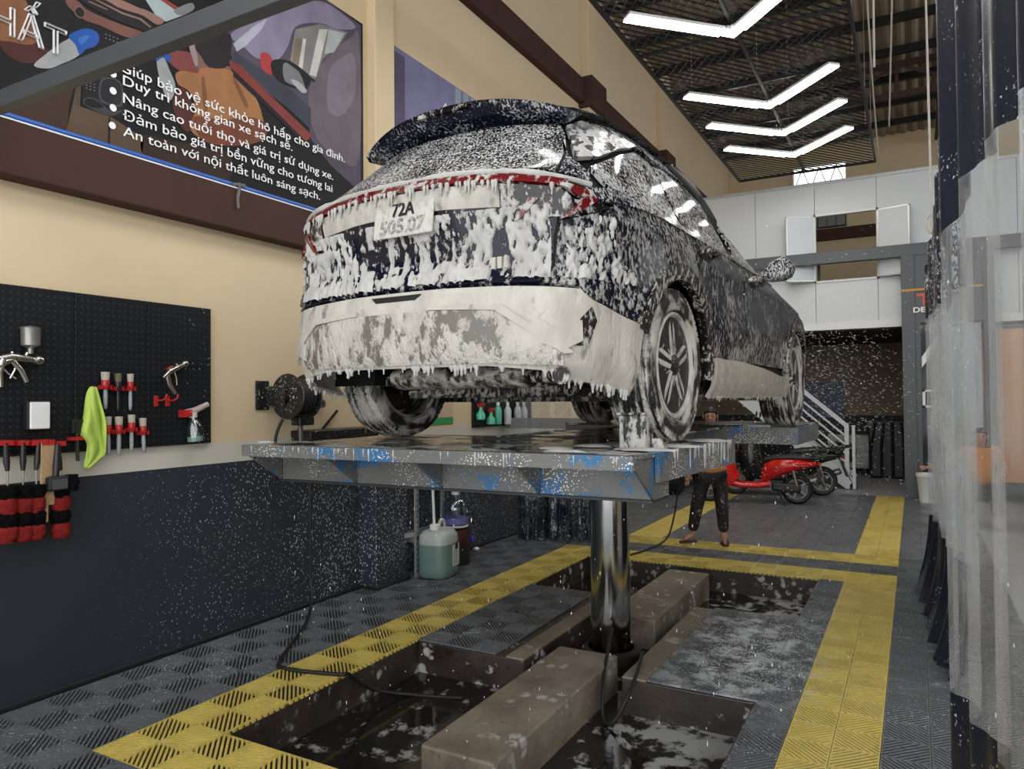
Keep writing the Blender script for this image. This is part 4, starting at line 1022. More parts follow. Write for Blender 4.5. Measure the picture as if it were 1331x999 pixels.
for i in range(5):
    t = i/4; f = lerp2((FL[0]+.01, FL[1]), (FR[0]-.006, FR[1]), t); x = f[0]
    lmesh('gusset', [(x-.006, f[1]+.03, ZT-.05), (x-.006, f[1]+sb-.001, ZT-.014), (x-.006, f[1]+.03, ZT-.014), (x-.006, f[1]+sb-.001, 1.232), (x+.006, f[1]+.03, ZT-.05), (x+.006, f[1]+sb-.001, ZT-.014), (x+.006, f[1]+.03, ZT-.014), (x+.006, f[1]+sb-.001, 1.232)], [(0, 2, 1, 3), (4, 7, 5, 6), (0, 3, 7, 4), (0, 4, 6, 2), (2, 6, 5, 1), (1, 5, 7, 3)], M_lift)
for a, b in ((FR, BR), (FL, BL)):
    d = .018 if a is FR else -.018
    slab('side_plate', [(a[0]+(b[0]-a[0])*.2, a[1]+sb), (b[0], b[1]), (b[0]-d, b[1]), (a[0]+(b[0]-a[0])*.2-d, a[1]+sb)], ZT-.12, ZT-.0125, M_liftw)
slab('lip', [(FR[0]-.03, FR[1]), (FR[0]+.002, FR[1]), (BR[0]+.002, BR[1]), (BR[0]-.03, BR[1])], ZT-.0123, ZT+.004, M_liftw)
slab('rear_fascia', [(BL[0], BL[1]-.02), (BR[0], BR[1]-.02), BR, BL], ZT-.12, ZT-.0125, M_lift)
# front platform, cross arms, centre box
def C2W(x, y, z): c, s = math.cos(CARR), math.sin(CARR); return (CARO.x+c*x-s*y, CARO.y+s*x+c*y, z)
def cslab(name, x0, x1, y0, y1, z0, z1, mat): return lmesh(name, [C2W(x0, y0, z0), C2W(x1, y0, z0), C2W(x1, y1, z0), C2W(x0, y1, z0), C2W(x0, y0, z1), C2W(x1, y0, z1), C2W(x1, y1, z1), C2W(x0, y1, z1)], HEX, mat, bevel=.004)
cslab('deck_plate', -1.0, .985, 2.47, 3.36, ZT-.012, ZT+.002, M_deck); cslab('front_platform', -1.0, .985, 2.472, 3.355, ZT-.145, ZT-.0125, M_liftw)
cslab('centre_beam', -.30, .30, .45, 2.47, ZT-.2, ZT-.03, M_lift); cslab('centre_plate', -.42, .42, .45, 2.47, ZT-.03, ZT-.015, M_deck)
MB().lathe([(.0, -.06), (.138, -.06), (.138, 1.46), (0, 1.46)], 40).build('piston', M_steel, lift, smooth=40)
MB().lathe([(.21, -.01), (.21, .12), (.165, .14), (.16, .05)], 32).build('collar', plain('rusty_black_steel', (.03, .025, .022), .5, .4), lift, smooth=40)
# wheel chock
ch = thing('wheel_chock', 'foam-covered steel wheel chock behind the near rear tyre', 'wheel chock', C2W(.875, -.37, ZT+.006), CARR)
F_chock = foam_mat('chock_foam', (.008, .008, .008), .5, cov=.55, scale=(45, 45, 16), soft=.05, fine=.2, big=.5, bump=.6)
MB().prism([(-.07, 0), (.07, 0), (.055, .03), (-.045, .145), (-.07, .145)], -.06, .06, 0).build('wedge', F_chock, ch, bevel=.006)
MB().box((-.068, -.08, .145), (.068, -.035, .155)).build('top_plate', F_chock, ch, bevel=.003)
MB().box((.072, -.03, 0), (.125, .03, .045)).build('stop_block', F_chock, ch, bevel=.004)
# suds lying on the deck
sd = MB()
for (u, v, a, b) in ((722, 583, .075, .05), (735, 587, .1, .02), (770, 580, .09, .05), (870, 580, .16, .07), (840, 585, .12, .05), (346, 575, .05, .04), (920, 573, .10, .09)):
    p = atZ(u, v, ZT+.004); sd.lathe([(1, 0), (.9, .006), (.6, .010), (.3, .012), (0, .012)], 14, (0, 0, 0)); n = 14*5
    for i in range(len(sd.v)-70, len(sd.v)):
        x, y, z = sd.v[i]; k = 1+.25*math.sin(7*math.atan2(y, x)+u); sd.v[i] = LW((p.x+x*a*k, p.y+y*b*k, ZT+.004+z*.9))
tag(sd.build('foam_puddles', F_foam, lift, smooth=60, fix=False), kind='stuff')
drips([LW((FL[0]+(FR[0]-FL[0])*t, FL[1]+(FR[1]-FL[1])*t-.002, ZT-.01)) for t in [i/20 for i in range(21)]], 26, .01, .05, .002, .0045, 'foam_drips', lift)
drips([LW((FR[0]+(BR[0]-FR[0])*t+.003, FR[1]+(BR[1]-FR[1])*t, ZT-.005)) for t in [.3+i/28 for i in range(20)]], 24, .02, .11, .002, .005, 'foam_drips', lift)
# hose / cable dangling by the piston
M_rub = plain('black_rubber', (.01, .01, .011), .55)
MB().tube(catmull([LW(p) for p in ((-1.80, 4.62, .10), (-1.76, 4.45, .05), (-1.66, 4.1, -.05), (-1.60, 3.95, -.20), (-1.52, 3.92, -.18), (-1.46, 4.05, -.02), (-1.55, 4.5, .02))], 6), .011, 7).build('air_hose', M_rub, lift, smooth=60)
# ================================================================== LEFT WALL THINGS
def WP(u, v, off=0.): return atX(u, v, WX+off)
def yzpoly(px, off):   # outline on the wall, given by photo points -> vertices at that depth
    return [tuple(WP(u, v, off)) for u, v in px]
# ---- posters (flat prints)
def print_mat(name, col, rough=.35):
    t = NT(name); n = t.noise(t.coord(), 3.5, 5.); a = tuple(c*.55 for c in col); b = tuple(min(1, c*1.3) for c in col)
    t.bs(Base_Color=t.mix(n, (*a, 1), (*b, 1)), Roughness=.55); t.b.inputs['Specular IOR Level'].default_value = .18; return t.mat
po = thing('poster', 'large dark wall poster of car interior cleaning with white lettering', 'poster', (WX, 0, 0))
MB().box((.004, -.8, 3.17), (.02, 5.045, 5.03)).build('sheet', print_mat('poster_black', (.012, .011, .012)), po)
MB().box((.128, -.82, 3.154), (.134, 5.06, 3.163)).build('edge_strip', M_white, po)
shapes = [ # (name, colour, outline as seen in the photo, layer, rounded)
 ('brown_trim', (.060, .034, .024), [(-5, 128), (20, 125), (60, 118), (95, 105), (90, 135), (84, 172), (60, 168), (-5, 150)], 1, 1), ('brown_trim', 0, [(-8, 135), (24, 132), (45, 150), (52, 168), (-8, 150)], 2, 1),
 ('tan_seat', (.115, .074, .048), [(100, 108), (94, 138), (86, 170), (140, 195), (184, 210), (187, 180), (160, 162), (144, 152), (104, 138)], 2, 0), ('seam', (.02, .014, .012), [(141, 152), (143.5, 153), (143, 190), (140, 189)], 3, 0),
 ('brown_floor', (.042, .024, .018), [(186, 176), (222, 183), (262, 190), (300, 202), (292, 238), (240, 224), (190, 206)], 2, 1), ('brown_floor', 0, [(236, 205), (262, 202), (290, 220), (288, 234), (250, 226)], 3, 1),
 ('violet_dark', (.085, .072, .105), [(250, 62), (310, 32), (350, 20), (396, 0), (425, 0), (469, 33), (469, 250), (430, 215), (404, 180), (398, 140), (360, 110), (330, 95), (300, 72)], 1, 0),
 ('violet_light', (.25, .225, .32), [(300, 44), (345, 22), (392, 4), (424, 4), (462, 34), (440, 38), (415, 30), (385, 34), (374, 60), (360, 78), (335, 76), (318, 62)], 2, 1),
 ('seat_violet', (.15, .12, .15), [(404, 158), (401, 120), (412, 92), (436, 64), (455, 50), (467, 52), (467, 205), (440, 205), (416, 185)], 3, 1), ('seat_sheen', (.21, .18, .22), [(428, 92), (446, 74), (460, 72), (462, 120), (444, 150), (426, 140)], 4, 1),
 ('window_mid', (.22, .21, .21), [(384, 38), (416, 31), (452, 42), (440, 60), (420, 76), (408, 106), (388, 92), (377, 78)], 4, 0), ('window_pane', (.42, .46, .46), [(427, 38), (448, 43), (434, 68), (422, 70)], 5, 0), ('pale_post', (.58, .57, .54), [(415, 38), (426, 38), (411, 100), (402, 97)], 6, 0), ('pale_post', 0, [(394, 50), (398, 51), (393, 90), (388, 88)], 6, 0), ('wood_post', (.20, .16, .11), [(384, 50), (393, 50), (387, 84), (380, 80)], 5, 0),
 ('door_blue', (.05, .055, .075), [(304, 66), (345, 94), (380, 118), (404, 140), (404, 168), (370, 137), (330, 107), (300, 78)], 5, 0), ('door_red', (.21, .045, .04), [(297, 77), (312, 84), (340, 112), (354, 126), (406, 176), (398, 184), (350, 142), (322, 118), (300, 92)], 6, 0), ('door_line', (.018, .012, .014), [(300, 88), (330, 116), (352, 138), (392, 178), (389, 181), (340, 134), (302, 98)], 7, 0),
 ('pillar_bright', (.42, .43, .50), [(303, 57), (330, 34), (347, 24), (341, 37), (320, 59), (308, 67)], 5, 0),
 ('mirror_case', (.016, .016, .018), [(352, 82), (360, 77), (378, 80), (398, 94), (404, 104), (396, 116), (370, 110), (356, 98)], 7, 1), ('mirror_view', (.19, .19, .20), [(369, 82), (384, 88), (393, 102), (397, 120), (386, 113), (370, 104)], 8, 1), ('mirror_view2', (.42, .42, .44), [(378, 104), (388, 106), (399, 118), (392, 120)], 9, 1), ('red_patch', (.42, .05, .055), [(339, 70), (348, 69), (354, 79), (352, 97), (340, 88)], 6, 1), ('wiper', (.02, .02, .02), [(372, 78), (410, 104), (408, 107), (371, 80)], 9, 0),
 ('red_seat', (.20, .055, .05), [(214, 66), (250, 69), (263, 86), (258, 98), (236, 93), (219, 80)], 4, 1),
 ('skin', (.21, .11, .085), [(246, 60), (253, 53), (260, 60), (266, 78), (274, 88), (297, 86), (297, 97), (262, 97), (256, 82)], 5, 1), ('mask_white', (.30, .24, .24), [(245, 57), (250, 55), (256, 70), (257, 84), (253, 84)], 6, 1),
 ('hair', (.022, .019, .021), [(254, 62), (258, 51), (272, 43), (290, 41), (300, 46), (301, 60), (299, 76), (294, 87), (280, 89), (268, 84), (262, 74)], 7, 1),
 ('shirt', (.33, .155, .065), [(228, 97), (236, 92), (256, 95), (264, 93), (298, 96), (318, 109), (334, 130), (342, 155), (345, 176), (330, 186), (300, 189), (268, 183), (248, 168), (254, 140), (245, 118), (232, 110)], 6, 1), ('shirt_shade', (.17, .055, .03), [(252, 152), (290, 156), (320, 152), (342, 158), (345, 178), (320, 188), (290, 189), (262, 181)], 7, 1), ('collar', (.36, .15, .07), [(258, 94), (264, 88), (280, 89), (297, 90), (303, 95), (300, 101), (280, 98), (262, 100)], 8, 1), ('shirt_fold', (.20, .085, .035), [(262, 104), (266, 103), (270, 140), (266, 150)], 8, 1), ('shirt_fold', 0, [(303, 104), (308, 106), (322, 135), (318, 138)], 8, 1),
 ('arm_dark', (.085, .026, .022), [(224, 132), (234, 114), (246, 122), (252, 164), (240, 170), (229, 152)], 5, 1), ('white_sleeve', (.33, .34, .34), [(204, 77), (212, 73), (220, 90), (228, 112), (222, 130), (214, 122), (206, 96)], 5, 1), ('blue_glove', (.022, .085, .34), [(201, 73), (214, 66), (221, 69), (221, 82), (212, 75), (204, 79)], 6, 1),
 ('shirt_left', (.23, .095, .045), [(-8, -8), (28, -4), (38, 12), (41, 30), (50, 48), (40, 58), (15, 54), (-8, 46)], 4, 1), ('maroon', (.065, .020, .018), [(-6, 46), (25, 50), (50, 58), (65, 67), (50, 79), (30, 82), (8, 70)], 3, 1),
 ('white_sleeve', 0, [(44, 85), (60, 70), (74, 59), (88, 51), (97, 46), (105, 66), (98, 75), (80, 83), (64, 89)], 4, 1), ('blue_glove', 0, [(89, 47), (100, 40), (114, 37), (126, 42), (129, 51), (124, 60), (112, 64), (104, 71), (98, 58)], 6, 1), ('glove_fold', (.045, .15, .46), [(102, 50), (112, 46), (116, 48), (106, 58)], 7, 1),
 ('dash_red', (.175, .078, .066), [(85, 2), (90, -2), (102, 2), (114, 13), (150, 29), (186, 42), (176, 47), (163, 48), (130, 33), (110, 26), (91, 11)], 4, 1), ('dash_pink', (.27, .15, .125), [(130, -2), (152, -2), (178, 9), (192, 14), (213, 26), (204, 32), (185, 20), (160, 12)], 5, 1), ('dash_dark', (.018, .016, .017), [(104, -2), (132, -2), (160, 13), (186, 22), (199, 35), (189, 40), (150, 26), (118, 9)], 6, 1), ('dash_line', (.22, .14, .12), [(120, -2), (123, -2), (160, 16), (184, 24), (197, 35), (195, 36), (182, 26), (158, 18)], 7, 0), ('dash_line', 0, [(114, 2), (116, 1), (140, 12), (139, 13)], 8, 0),
 ('vent_ring', (.16, .10, .085), [(96, 14), (99, 8), (106, 8), (111, 14), (111, 21), (106, 24), (99, 21)], 7, 1), ('vent', (.012, .012, .012), [(98, 14), (101, 10), (105, 10), (109, 15), (109, 20), (105, 22), (100, 19)], 8, 1),
 ('windscreen', (.36, .43, .44), [(188, -2), (206, -2), (238, 20), (216, 28), (205, 24)], 4, 0), ('red_line', (.28, .05, .04), [(206, -2), (213, -2), (244, 17), (240, 20)], 5, 0), ('gloved_arm', (.20, .20, .20), [(226, 14), (240, 6), (250, 4), (252, 12), (236, 20)], 6, 1),
 ('console', (.016, .016, .018), [(108, 104), (130, 99), (158, 108), (163, 150), (150, 152), (106, 136)], 3, 0), ('console_edge', (.085, .06, .05), [(99, 107), (106, 104), (104, 138), (99, 136)], 4, 0), ('boot_edge', (.075, .075, .085), [(131, 104), (147, 101), (159, 111), (159, 135), (150, 138), (130, 130)], 4, 1), ('boot', (.022, .022, .027), [(133, 106), (147, 103), (157, 112), (157, 133), (150, 136), (132, 128)], 5, 1), ('tray', (.055, .055, .06), [(108, 130), (116, 126), (128, 130), (136, 138), (146, 144), (160, 143), (148, 150), (136, 149), (112, 138)], 5, 1), ('tray_dark', (.014, .014, .016), [(110, 131), (117, 128), (127, 132), (134, 139), (122, 140), (112, 136)], 6, 1)]
for k in range(9): shapes.append(('key_dot', (.30, .30, .30) if k == 0 else 0, [(112+(k % 3)*5, 106+(k//3)*4+(k % 3)*1.5), (113.4+(k % 3)*5, 106+(k//3)*4+(k % 3)*1.5), (113.4+(k % 3)*5, 107.2+(k//3)*4+(k % 3)*1.5), (112+(k % 3)*5, 107.2+(k//3)*4+(k % 3)*1.5)], 6, 0))
for k in range(8): shapes.append(('key_dot', 0, [(137+(k % 4)*5, 44+(k//4)*5+(k % 4)*1.8), (138.4+(k % 4)*5, 44+(k//4)*5+(k % 4)*1.8), (138.4+(k % 4)*5, 45.2+(k//4)*5+(k % 4)*1.8), (137+(k % 4)*5, 45.2+(k//4)*5+(k % 4)*1.8)], 6, 0))
def closed_curve(pts, n=5):
    P = [Vector((a, b, 0)) for a, b in pts]; N = len(P); out = []
    for i in range(N):
        p0, p1, p2, p3 = P[i-1], P[i], P[(i+1) % N], P[(i+2) % N]
        for k in range(n):
            t = k/n; q = .5*((2*p1)+(p2-p0)*t+(2*p0-5*p1+4*p2-p3)*t*t+(3*p1-p0-3*p2+p3)*t**3); out.append((q.x, q.y))
    return out
cols = {}
for nm, col, pts, lay, rnd in shapes:
    if col: cols[nm] = print_mat('print_'+nm, col)
    pts = closed_curve(pts) if rnd else pts
    pts = [(u, v) for u, v in pts]
    b = [Vector(p)-Vector((WX, 0, 0)) for p in yzpoly(pts, .0205+.0006*lay)]
    b = [(p.x, min(p.y, 5.04), min(5.028, max(3.175, p.z))) for p in b]
    MB().add(b, [tuple(range(len(b)))]).build('print_'+nm, cols[nm], po, fix=False)
M_letter = plain('white_print', (.86, .86, .86), .4, var=.02)
def wall_text(body, p0, p1, cap_px, mat, parent, off=.028, outline=0., bold=0., org=None):
    a = WP(*p0, off); b = WP(*p1, off); wdt = b.y-a.y; top = WP(p0[0], p0[1]-cap_px, off)
    o = text_mesh('lettering', body, mat, parent, wdt, (top.z-a.z)/.73, outline=outline, bold=bold)
    sl = math.atan2(b.z-a.z, b.y-a.y)
    for q in o: q.matrix_local = Matrix.Translation(a-Vector(org or (WX, 0, 0))) @ Matrix.Rotation(sl*0, 4, 'X') @ Matrix(((0, 0, 1, 0), (1, 0, 0, 0), (0, 1, 0, 0), (0, 0, 0, 1)))
    return o
for body, p0, p1 in (('Giúp bảo vệ sức khỏe hô hấp cho gia đình.', (156, 92), (448, 205)), ('Duy trì không gian xe sạch sẽ.', (160, 110), (380, 194)), ('Nâng cao tuổi thọ và giá trị sử dụng xe.', (160, 133), (433, 232)), ('Đảm bảo giá trị bền vững cho tương lai', (160, 155), (432, 247)), ('An toàn với nội thất luôn sáng sạch.', (160, 176), (416, 259))):
    wall_text(body, p0, p1, 13.5, M_letter, po)
for u, v in ((147, 96), (147, 118), (147, 140), (146, 163)):
    p = WP(u, v, .028); MB().lathe([(.022, -.001), (.022, .001), (0, .001)], 14, (p.x-WX, p.y, p.z), 0).build('bullet_dot', M_letter, po)
wall_text('HẤT', (-14, 36), (86, 73), 40, M_letter, po, outline=.014)
po2 = thing('poster', 'violet poster on the left wall partly hidden behind the car roof', 'poster', (WX, 0, 0))
MB().box((.004, 5.42, 3.2), (.02, 8.6, 5.03)).build('sheet', print_mat('print_violet', (.20, .19, .33)), po2)
MB().box((.0205, 5.44, 3.2), (.0215, 5.66, 4.98)).build('print_shade', print_mat('print_dark_violet', (.10, .09, .15)), po2)
for i in range(7): MB().box((.0208, 6.55+i*.16, 4.60+.03*(i % 3)), (.022, 6.66+i*.16, 5.02)).build('print_skyline', print_mat('print_grey_blue', (.3, .36, .44)), po2)
wall_text('AU', (575, 141), (592, 139), 10, M_letter, po2)
# ---- blue pipe with cable tie
pp = thing('water_pipe', 'blue plastic water pipe running along the brown beam', 'pipe', (WX+.105, 0, 3.181))
MB().tube([(0, -1, 0), (0, 5.1, 0)], .019, 10).build('pipe', plain('blue_plastic_pipe', (.03, .11, .42), .3), pp, smooth=60)
pk = WP(303, 252, .06); tie = MB(); tie.tube([(-.02, pk.y+.03, .022), (.022, pk.y, .015), (.045, pk.y-.02, -.03), (.05, pk.y-.04, -.10), (.045, pk.y-.03, -.17)], .011, 6); tie.bar((.02, pk.y-.06, .0), (.02, pk.y+.05, .015), .012, .02); tie.build('cable_tie', plain('grey_tie', (.12, .12, .11), .6), pp)
# ---- pegboard panels
def peg_mat():
    t = NT('black_pegboard'); g = t.coord(scale=(1, 26, 26)); fr = t.n('VectorMath', operation='FRACTION', i_0=g).outputs[0]
    s = t.sep(fr); dx = t.math('SUBTRACT', s[1], .5); dz = t.math('SUBTRACT', s[2], .5); r = t.math('ADD', t.math('MULTIPLY', dx, dx), t.math('MULTIPLY', dz, dz))
    hole = t.math('LESS_THAN', r, .022); g0 = t.coord(); v = t.voro(g0, 40.)
    sp = t.math('MULTIPLY', t.math('LESS_THAN', v.outputs['Distance'], .13), t.math('GREATER_THAN', t.noise(g0, 6.), t.rng(t.sep(g0)[1], 2.6, 3.4, .9, .50)))
    t.b.inputs['Specular IOR Level'].default_value = .25; c = t.mix(hole, (.008, .009, .011, 1), (.035, .037, .04, 1)); t.bs(Base_Color=t.mix(sp, c, (.6, .6, .62, 1)), Roughness=.5); return t.mat
M_peg = peg_mat(); pg = thing('pegboard', 'black pegboard on the left wall carrying brushes and spray guns', 'pegboard', (WX, 0, 0))
for a, b in ((1.2, 2.015), (2.015, 2.477), (2.477, 2.939), (2.939, 3.42)): MB().box((.005, a+.002, 1.361), (.03, b-.002, 2.292)).build('panel', M_peg, pg, bevel=.003)
M_red = plain('red_plastic', (.42, .02, .02), .35); M_grey_h = plain('grey_handle_plastic', (.30, .31, .33), .4); M_bris = plain('cream_bristles', (.42, .38, .31), .8, var=.4, scale=200)
M_dbris = plain('dark_bristles', (.13, .11, .07), .8, var=.4, scale=200); M_dark = plain('black_plastic', (.013, .013, .014), .4); M_chrome = plain('satin_chrome', (.55, .54, .52), .18, .95, var=.1)
K = .0047   # metres for one photo pixel on this part of the wall
def brush(u, v0, v1, hw, bris, hm, lab, lean=0):
    p = WP(u, v0, .06); B = thing('detailing_brush', lab, 'brush', (p.x, p.y, p.z), group='detailing brushes on the pegboard'); L = (v1-v0)*K; bl = .052; rl = .055
    B.rotation_euler = (lean, 0, 0)
    b = MB().lathe([(0, 0), (hw*1.12, -.001), (hw*1.08, -.02), (hw, -bl), (0, -bl)], 16); b.build('bristles', bris, B, smooth=50)
    MB().lathe([(hw*.98, -bl+.004), (hw*1.08, -bl), (hw*1.0, -bl-rl*.7), (hw*.72, -bl-rl), (0, -bl-rl)], 16).build('ferrule', M_red if hm is not M_dark else M_dark, B, smooth=50)
    MB().lathe([(hw*.5, -bl-rl+.004), (hw*.62, -bl-rl-.04), (hw*.55, -L+.03), (hw*.42, -L+.006), (0, -L)], 12).build('handle', hm, B, smooth=50)
    zc = -bl-rl*.75; c = MB(); c.box((-.055, -hw*1.35, zc-.012), (.02, -hw*1.05, zc+.012)); c.box((-.055, hw*1.05, zc-.012), (.02, hw*1.35, zc+.012)); c.box((-.057, -hw*1.3, zc-.02), (-.03, hw*1.3, zc+.02)); c.build('clip', M_red, B)
brush(137, 483, 531, .022, M_bris, M_grey_h, 'grey-handled brush in the upper row beside the lime towel')
brush(153.5, 485, 536, .019, M_dbris, M_dark, 'black-handled brush in the middle of the upper row')
brush(169.5, 485.5, 534, .018, M_bris, M_grey_h, 'grey-handled brush at the right end of the upper row')
brush(140, 541, 592, .019, M_bris, M_grey_h, 'grey-handled brush half hidden behind the lime towel', .03)
brush(154.5, 541, 593, .021, M_bris, M_grey_h, 'grey-handled brush in the lower row right of the towel', .0)
brush(171, 538.5, 588.5, .020, M_bris, M_grey_h, 'tallest grey-handled brush of the lower row', 0)
brush(185.5, 543, 590.5, .020, M_bris, M_grey_h, 'grey-handled brush at the right end of the lower row', .04)
p = WP(100, 545, .06); T2 = thing('scraper_tool', 'black flat tool hanging left of the lime towel', 'tool', p)
MB().box((-.01, -.03, -.08), (.01, .035, 0)).build('head', M_dark, T2, bevel=.004); MB().tube([(0, .0, -.07), (0, .005, -.24)], .01, 8).build('handle', M_dark, T2); MB().box((-.05, -.04, -.12), (.012, .035, -.10)).build('clip', M_red, T2)
for u, v, lab in ((202, 518, 'empty red pegboard hook left of its twin'), (217, 518, 'empty red pegboard hook next to the spray bottle')):
    p = WP(u, v, .03); h = thing('peg_hook', lab, 'hook', p, group='empty red hooks'); MB().box((0, -.014, -.05), (.012, .014, .02)).build('plate', M_red, h, bevel=.003)
    MB().tube([(.01, 0, -.01), (.05, .01, -.012), (.075, .02, .0), (.08, .025, .03)], .006, 7).build('prong', M_red, h, smooth=60)
# towel
tw = MB(); n = 15
rows = [(502, 117, 124), (508, 113, 127), (524, 111, 131), (540, 109, 137), (549, 105.5, 139), (557, 103, 139.5), (564, 101.2, 139.5), (570, 108, 139.5), (576, 113, 139.2), (585, 111.5, 139), (592, 111, 138), (598, 110.5, 129), (604, 110, 120), (609, 110, 113)]
for v, ul, ur in rows:
    for i in range(n):
        q = i/(n-1); k = min(1, (v-500)/30); tw.v.append(tuple(WP(ul+(ur-ul)*q, v, .075+k*(.022*math.sin(9*q+v*.02)+.014*math.sin(17*q-v*.05)))))
tw.f = [(r*n+i, r*n+i+1, (r+1)*n+i+1, (r+1)*n+i) for r in range(len(rows)-1) for i in range(n-1)]; tw.m = [0]*len(tw.f)
M_tow = plain('lime_microfibre', (.50, .66, .12), .95, var=.12, scale=120, bump=.6)
o = tw.build('towel', M_tow, smooth=80); sol = o.modifiers.new('solid', 'SOLIDIFY'); sol.thickness = .012; sub = o.modifiers.new('sub', 'SUBSURF'); sub.levels = 1; sub.render_levels = 1
tag(o, 'lime green microfibre towel hanging from the pegboard', 'towel')
# spray guns
def gun(u, v, sc_, lab, cup, flip=1, rot=0.):
    p = WP(u, v, .07); G = thing('spray_gun', lab, 'spray gun', p, group='spray guns on the pegboard'); G.scale = (sc_,)*3; G.rotation_euler = (rot, 0, 0)
    f = flip
    MB().tube([(0, -.09*f, 0), (0, -.03*f, .012), (0, .03*f, .006), (0, .09*f, 0)], [.012, .019, .019, .014], 10).build('barrel', M_chrome, G, smooth=50)
    MB().tube([(0, -.06*f, 0), (0, -.075*f, -.06), (0, -.07*f, -.13)], [.018, .016, .013], 10).build('grip', M_chrome, G, smooth=50)
    MB().tube([(0, .0*f, -.005), (0, -.01*f, -.05), (0, -.03*f, -.09)], .005, 6).build('trigger', M_chrome, G, smooth=50)
    MB().lathe([(.022, -.015), (.026, .0), (.018, .018), (0, .02)], 14, (0, .095*f, 0), 1).build('nozzle', M_chrome, G, smooth=50)
    for k in (-.03, .035): MB().tube([(0, k, .01), (0, k+.01, .035)], .008, 8).build('knob', M_chrome, G)
    if cup: MB().lathe([(0, .03), (.012, .03), (.014, .055), (.04, .07), (.042, .15), (.044, .155), (0, .165)], 18, (0, .06, 0)).build('cup', plain('grey_cup', (.30, .29, .27), .3, .6), G, smooth=40)
    MB().box((-.045, -.02, .0), (-.01, .02, .03)).build('hook', M_red, G)
gun(22, 467, 1.15, 'chrome spray gun with a grey cup hanging at the upper left', True); gun(2, 476, 1.0, 'chrome spray gun cut by the left edge of view', False, -1, .5)
gun(226, 482, 1.0, 'chrome air blow gun without a cup right of the brushes', False, 1, .55)
# foam bottle
p = WP(254, 573, .08); fb = thing('foam_sprayer', 'clear foam spray bottle at the lower right of the pegboard', 'spray bottle', p); fb.rotation_euler = (.10, 0, 0)
MB().lathe([(0, 0), (.058, 0), (.062, .02), (.055, .09), (.035, .135), (.022, .15), (.022, .165), (0, .165)], 20).build('bottle', glass('clear_bottle', (.82, .88, .86), .18), fb, smooth=50)
MB().lathe([(0, .002), (.05, .002), (.05, .03), (0, .03)], 18).build('liquid', plain('pale_green_liquid', (.25, .42, .36), .2), fb, smooth=50)
MB().tube([(0, 0, .02), (.01, .01, .08), (0, 0, .16)], .006, 6).build('dip_tube', M_white, fb); MB().lathe([(.026, .16), (.026, .19), (.015, .2), (0, .2)], 16).build('cap', plain('clear_grey_cap', (.5, .5, .5), .3), fb)
MB().tube([(0, -.05, .20), (0, .02, .205), (0, .12, .235)], [.02, .022, .018], 12).build('nozzle', plain('pale_red_nozzle', (.45, .36, .33), .3), fb, smooth=50); MB().box((-.05, -.075, .17), (.02, -.02, .215)).build('clip', M_red, fb)
# white box
p = WP(45, 559, .03); wb = thing('tissue_box', 'white box with dark rim fixed to the pegboard', 'box', p)
MB().box((0, -.065, 0), (.055, .06, .165)).build('rim', M_dark, wb, bevel=.012); MB().box((.05, -.055, .008), (.063, .05, .157)).build('lid', M_white, wb, bevel=.008)
# wool wheel brushes hanging below
M_wool = plain('black_wool', (.004, .004, .004), 1., var=.6, scale=90, bump=1., spec=.1); M_rwool = plain('red_wool', (.22, .02, .018), 1., var=.6, scale=70, bump=1., spec=.1); M_wood = plain('pale_wood', (.42, .27, .15), .6, var=.2, scale=30)
def fuzz(m, zc, h, r, n=18):
    pr = [(0, zc+h/2)]+[(r*(.82+.18*math.sin(PI*(k+.5)/8))*random.uniform(.95, 1.05), zc+h/2-h*k/8) for k in range(9)]+[(0, zc-h/2)]; m.lathe(pr, n)
    for i in range(len(m.v)): x, y, z = m.v[i]; q = random.uniform(.88, 1.10); m.v[i] = (x*q, y*q, z)
for u, v0, lab, hx in ((10, 575, 'wool wheel brush at the far left of the hanging row', -.01), (30, 575, 'second wool wheel brush from the left', .0), (47, 575, 'third wool wheel brush, next to the wooden handles', .012), (79, 576, 'red and black wool brush right of the wooden handles', -.02)):
    p = WP(u, v0, .11); b = thing('wheel_brush', lab, 'brush', p, group='wool wheel brushes hanging under the pegboard')
    MB().tube([(0, hx, 0), (0, hx*.5, -.10), (0, 0, -.15)], [.012, .017, .010], 10).build('handle', M_dark, b, smooth=50); MB().tube([(0, 0, -.14), (0, 0, -.24)], .006, 8).build('rod', M_chrome, b)
    for zc, h, mt in ((-.265, .075, M_wool), (-.335, .085, M_rwool), (-.41, .08, M_wool), (-.485, .085, M_rwool)):
        m = MB(); fuzz(m, zc, h, .050); m.build('wool_band', mt, b, smooth=80)
    MB().box((-.08, -.025, -.015), (.01, .025, .012)).build('hook', M_red, b)
for u, v1, lab in ((57.5, 668, 'longest pale wooden handle hanging under the pegboard'), (66, 648, 'shorter pale wooden handle beside the black scrub brush')):
    p = WP(u, 575, .12); b = thing('wooden_scraper', lab, 'tool', p, group='wooden tools'); L = (v1-575)*K; MB().prism([(-.018, 0), (.018, 0), (.024, -L*.5), (.02, -L), (-.014, -L), (-.02, -L*.5)], -.006, .006, 0).build('handle', M_wood, b, bevel=.003); MB().box((-.09, -.016, -.012), (.012, .016, .016)).build('hook', M_red, b)
p = WP(75, 577, .15); b = thing('scrub_brush', 'black scrub brush with a square head hanging over the wool brush', 'brush', p)
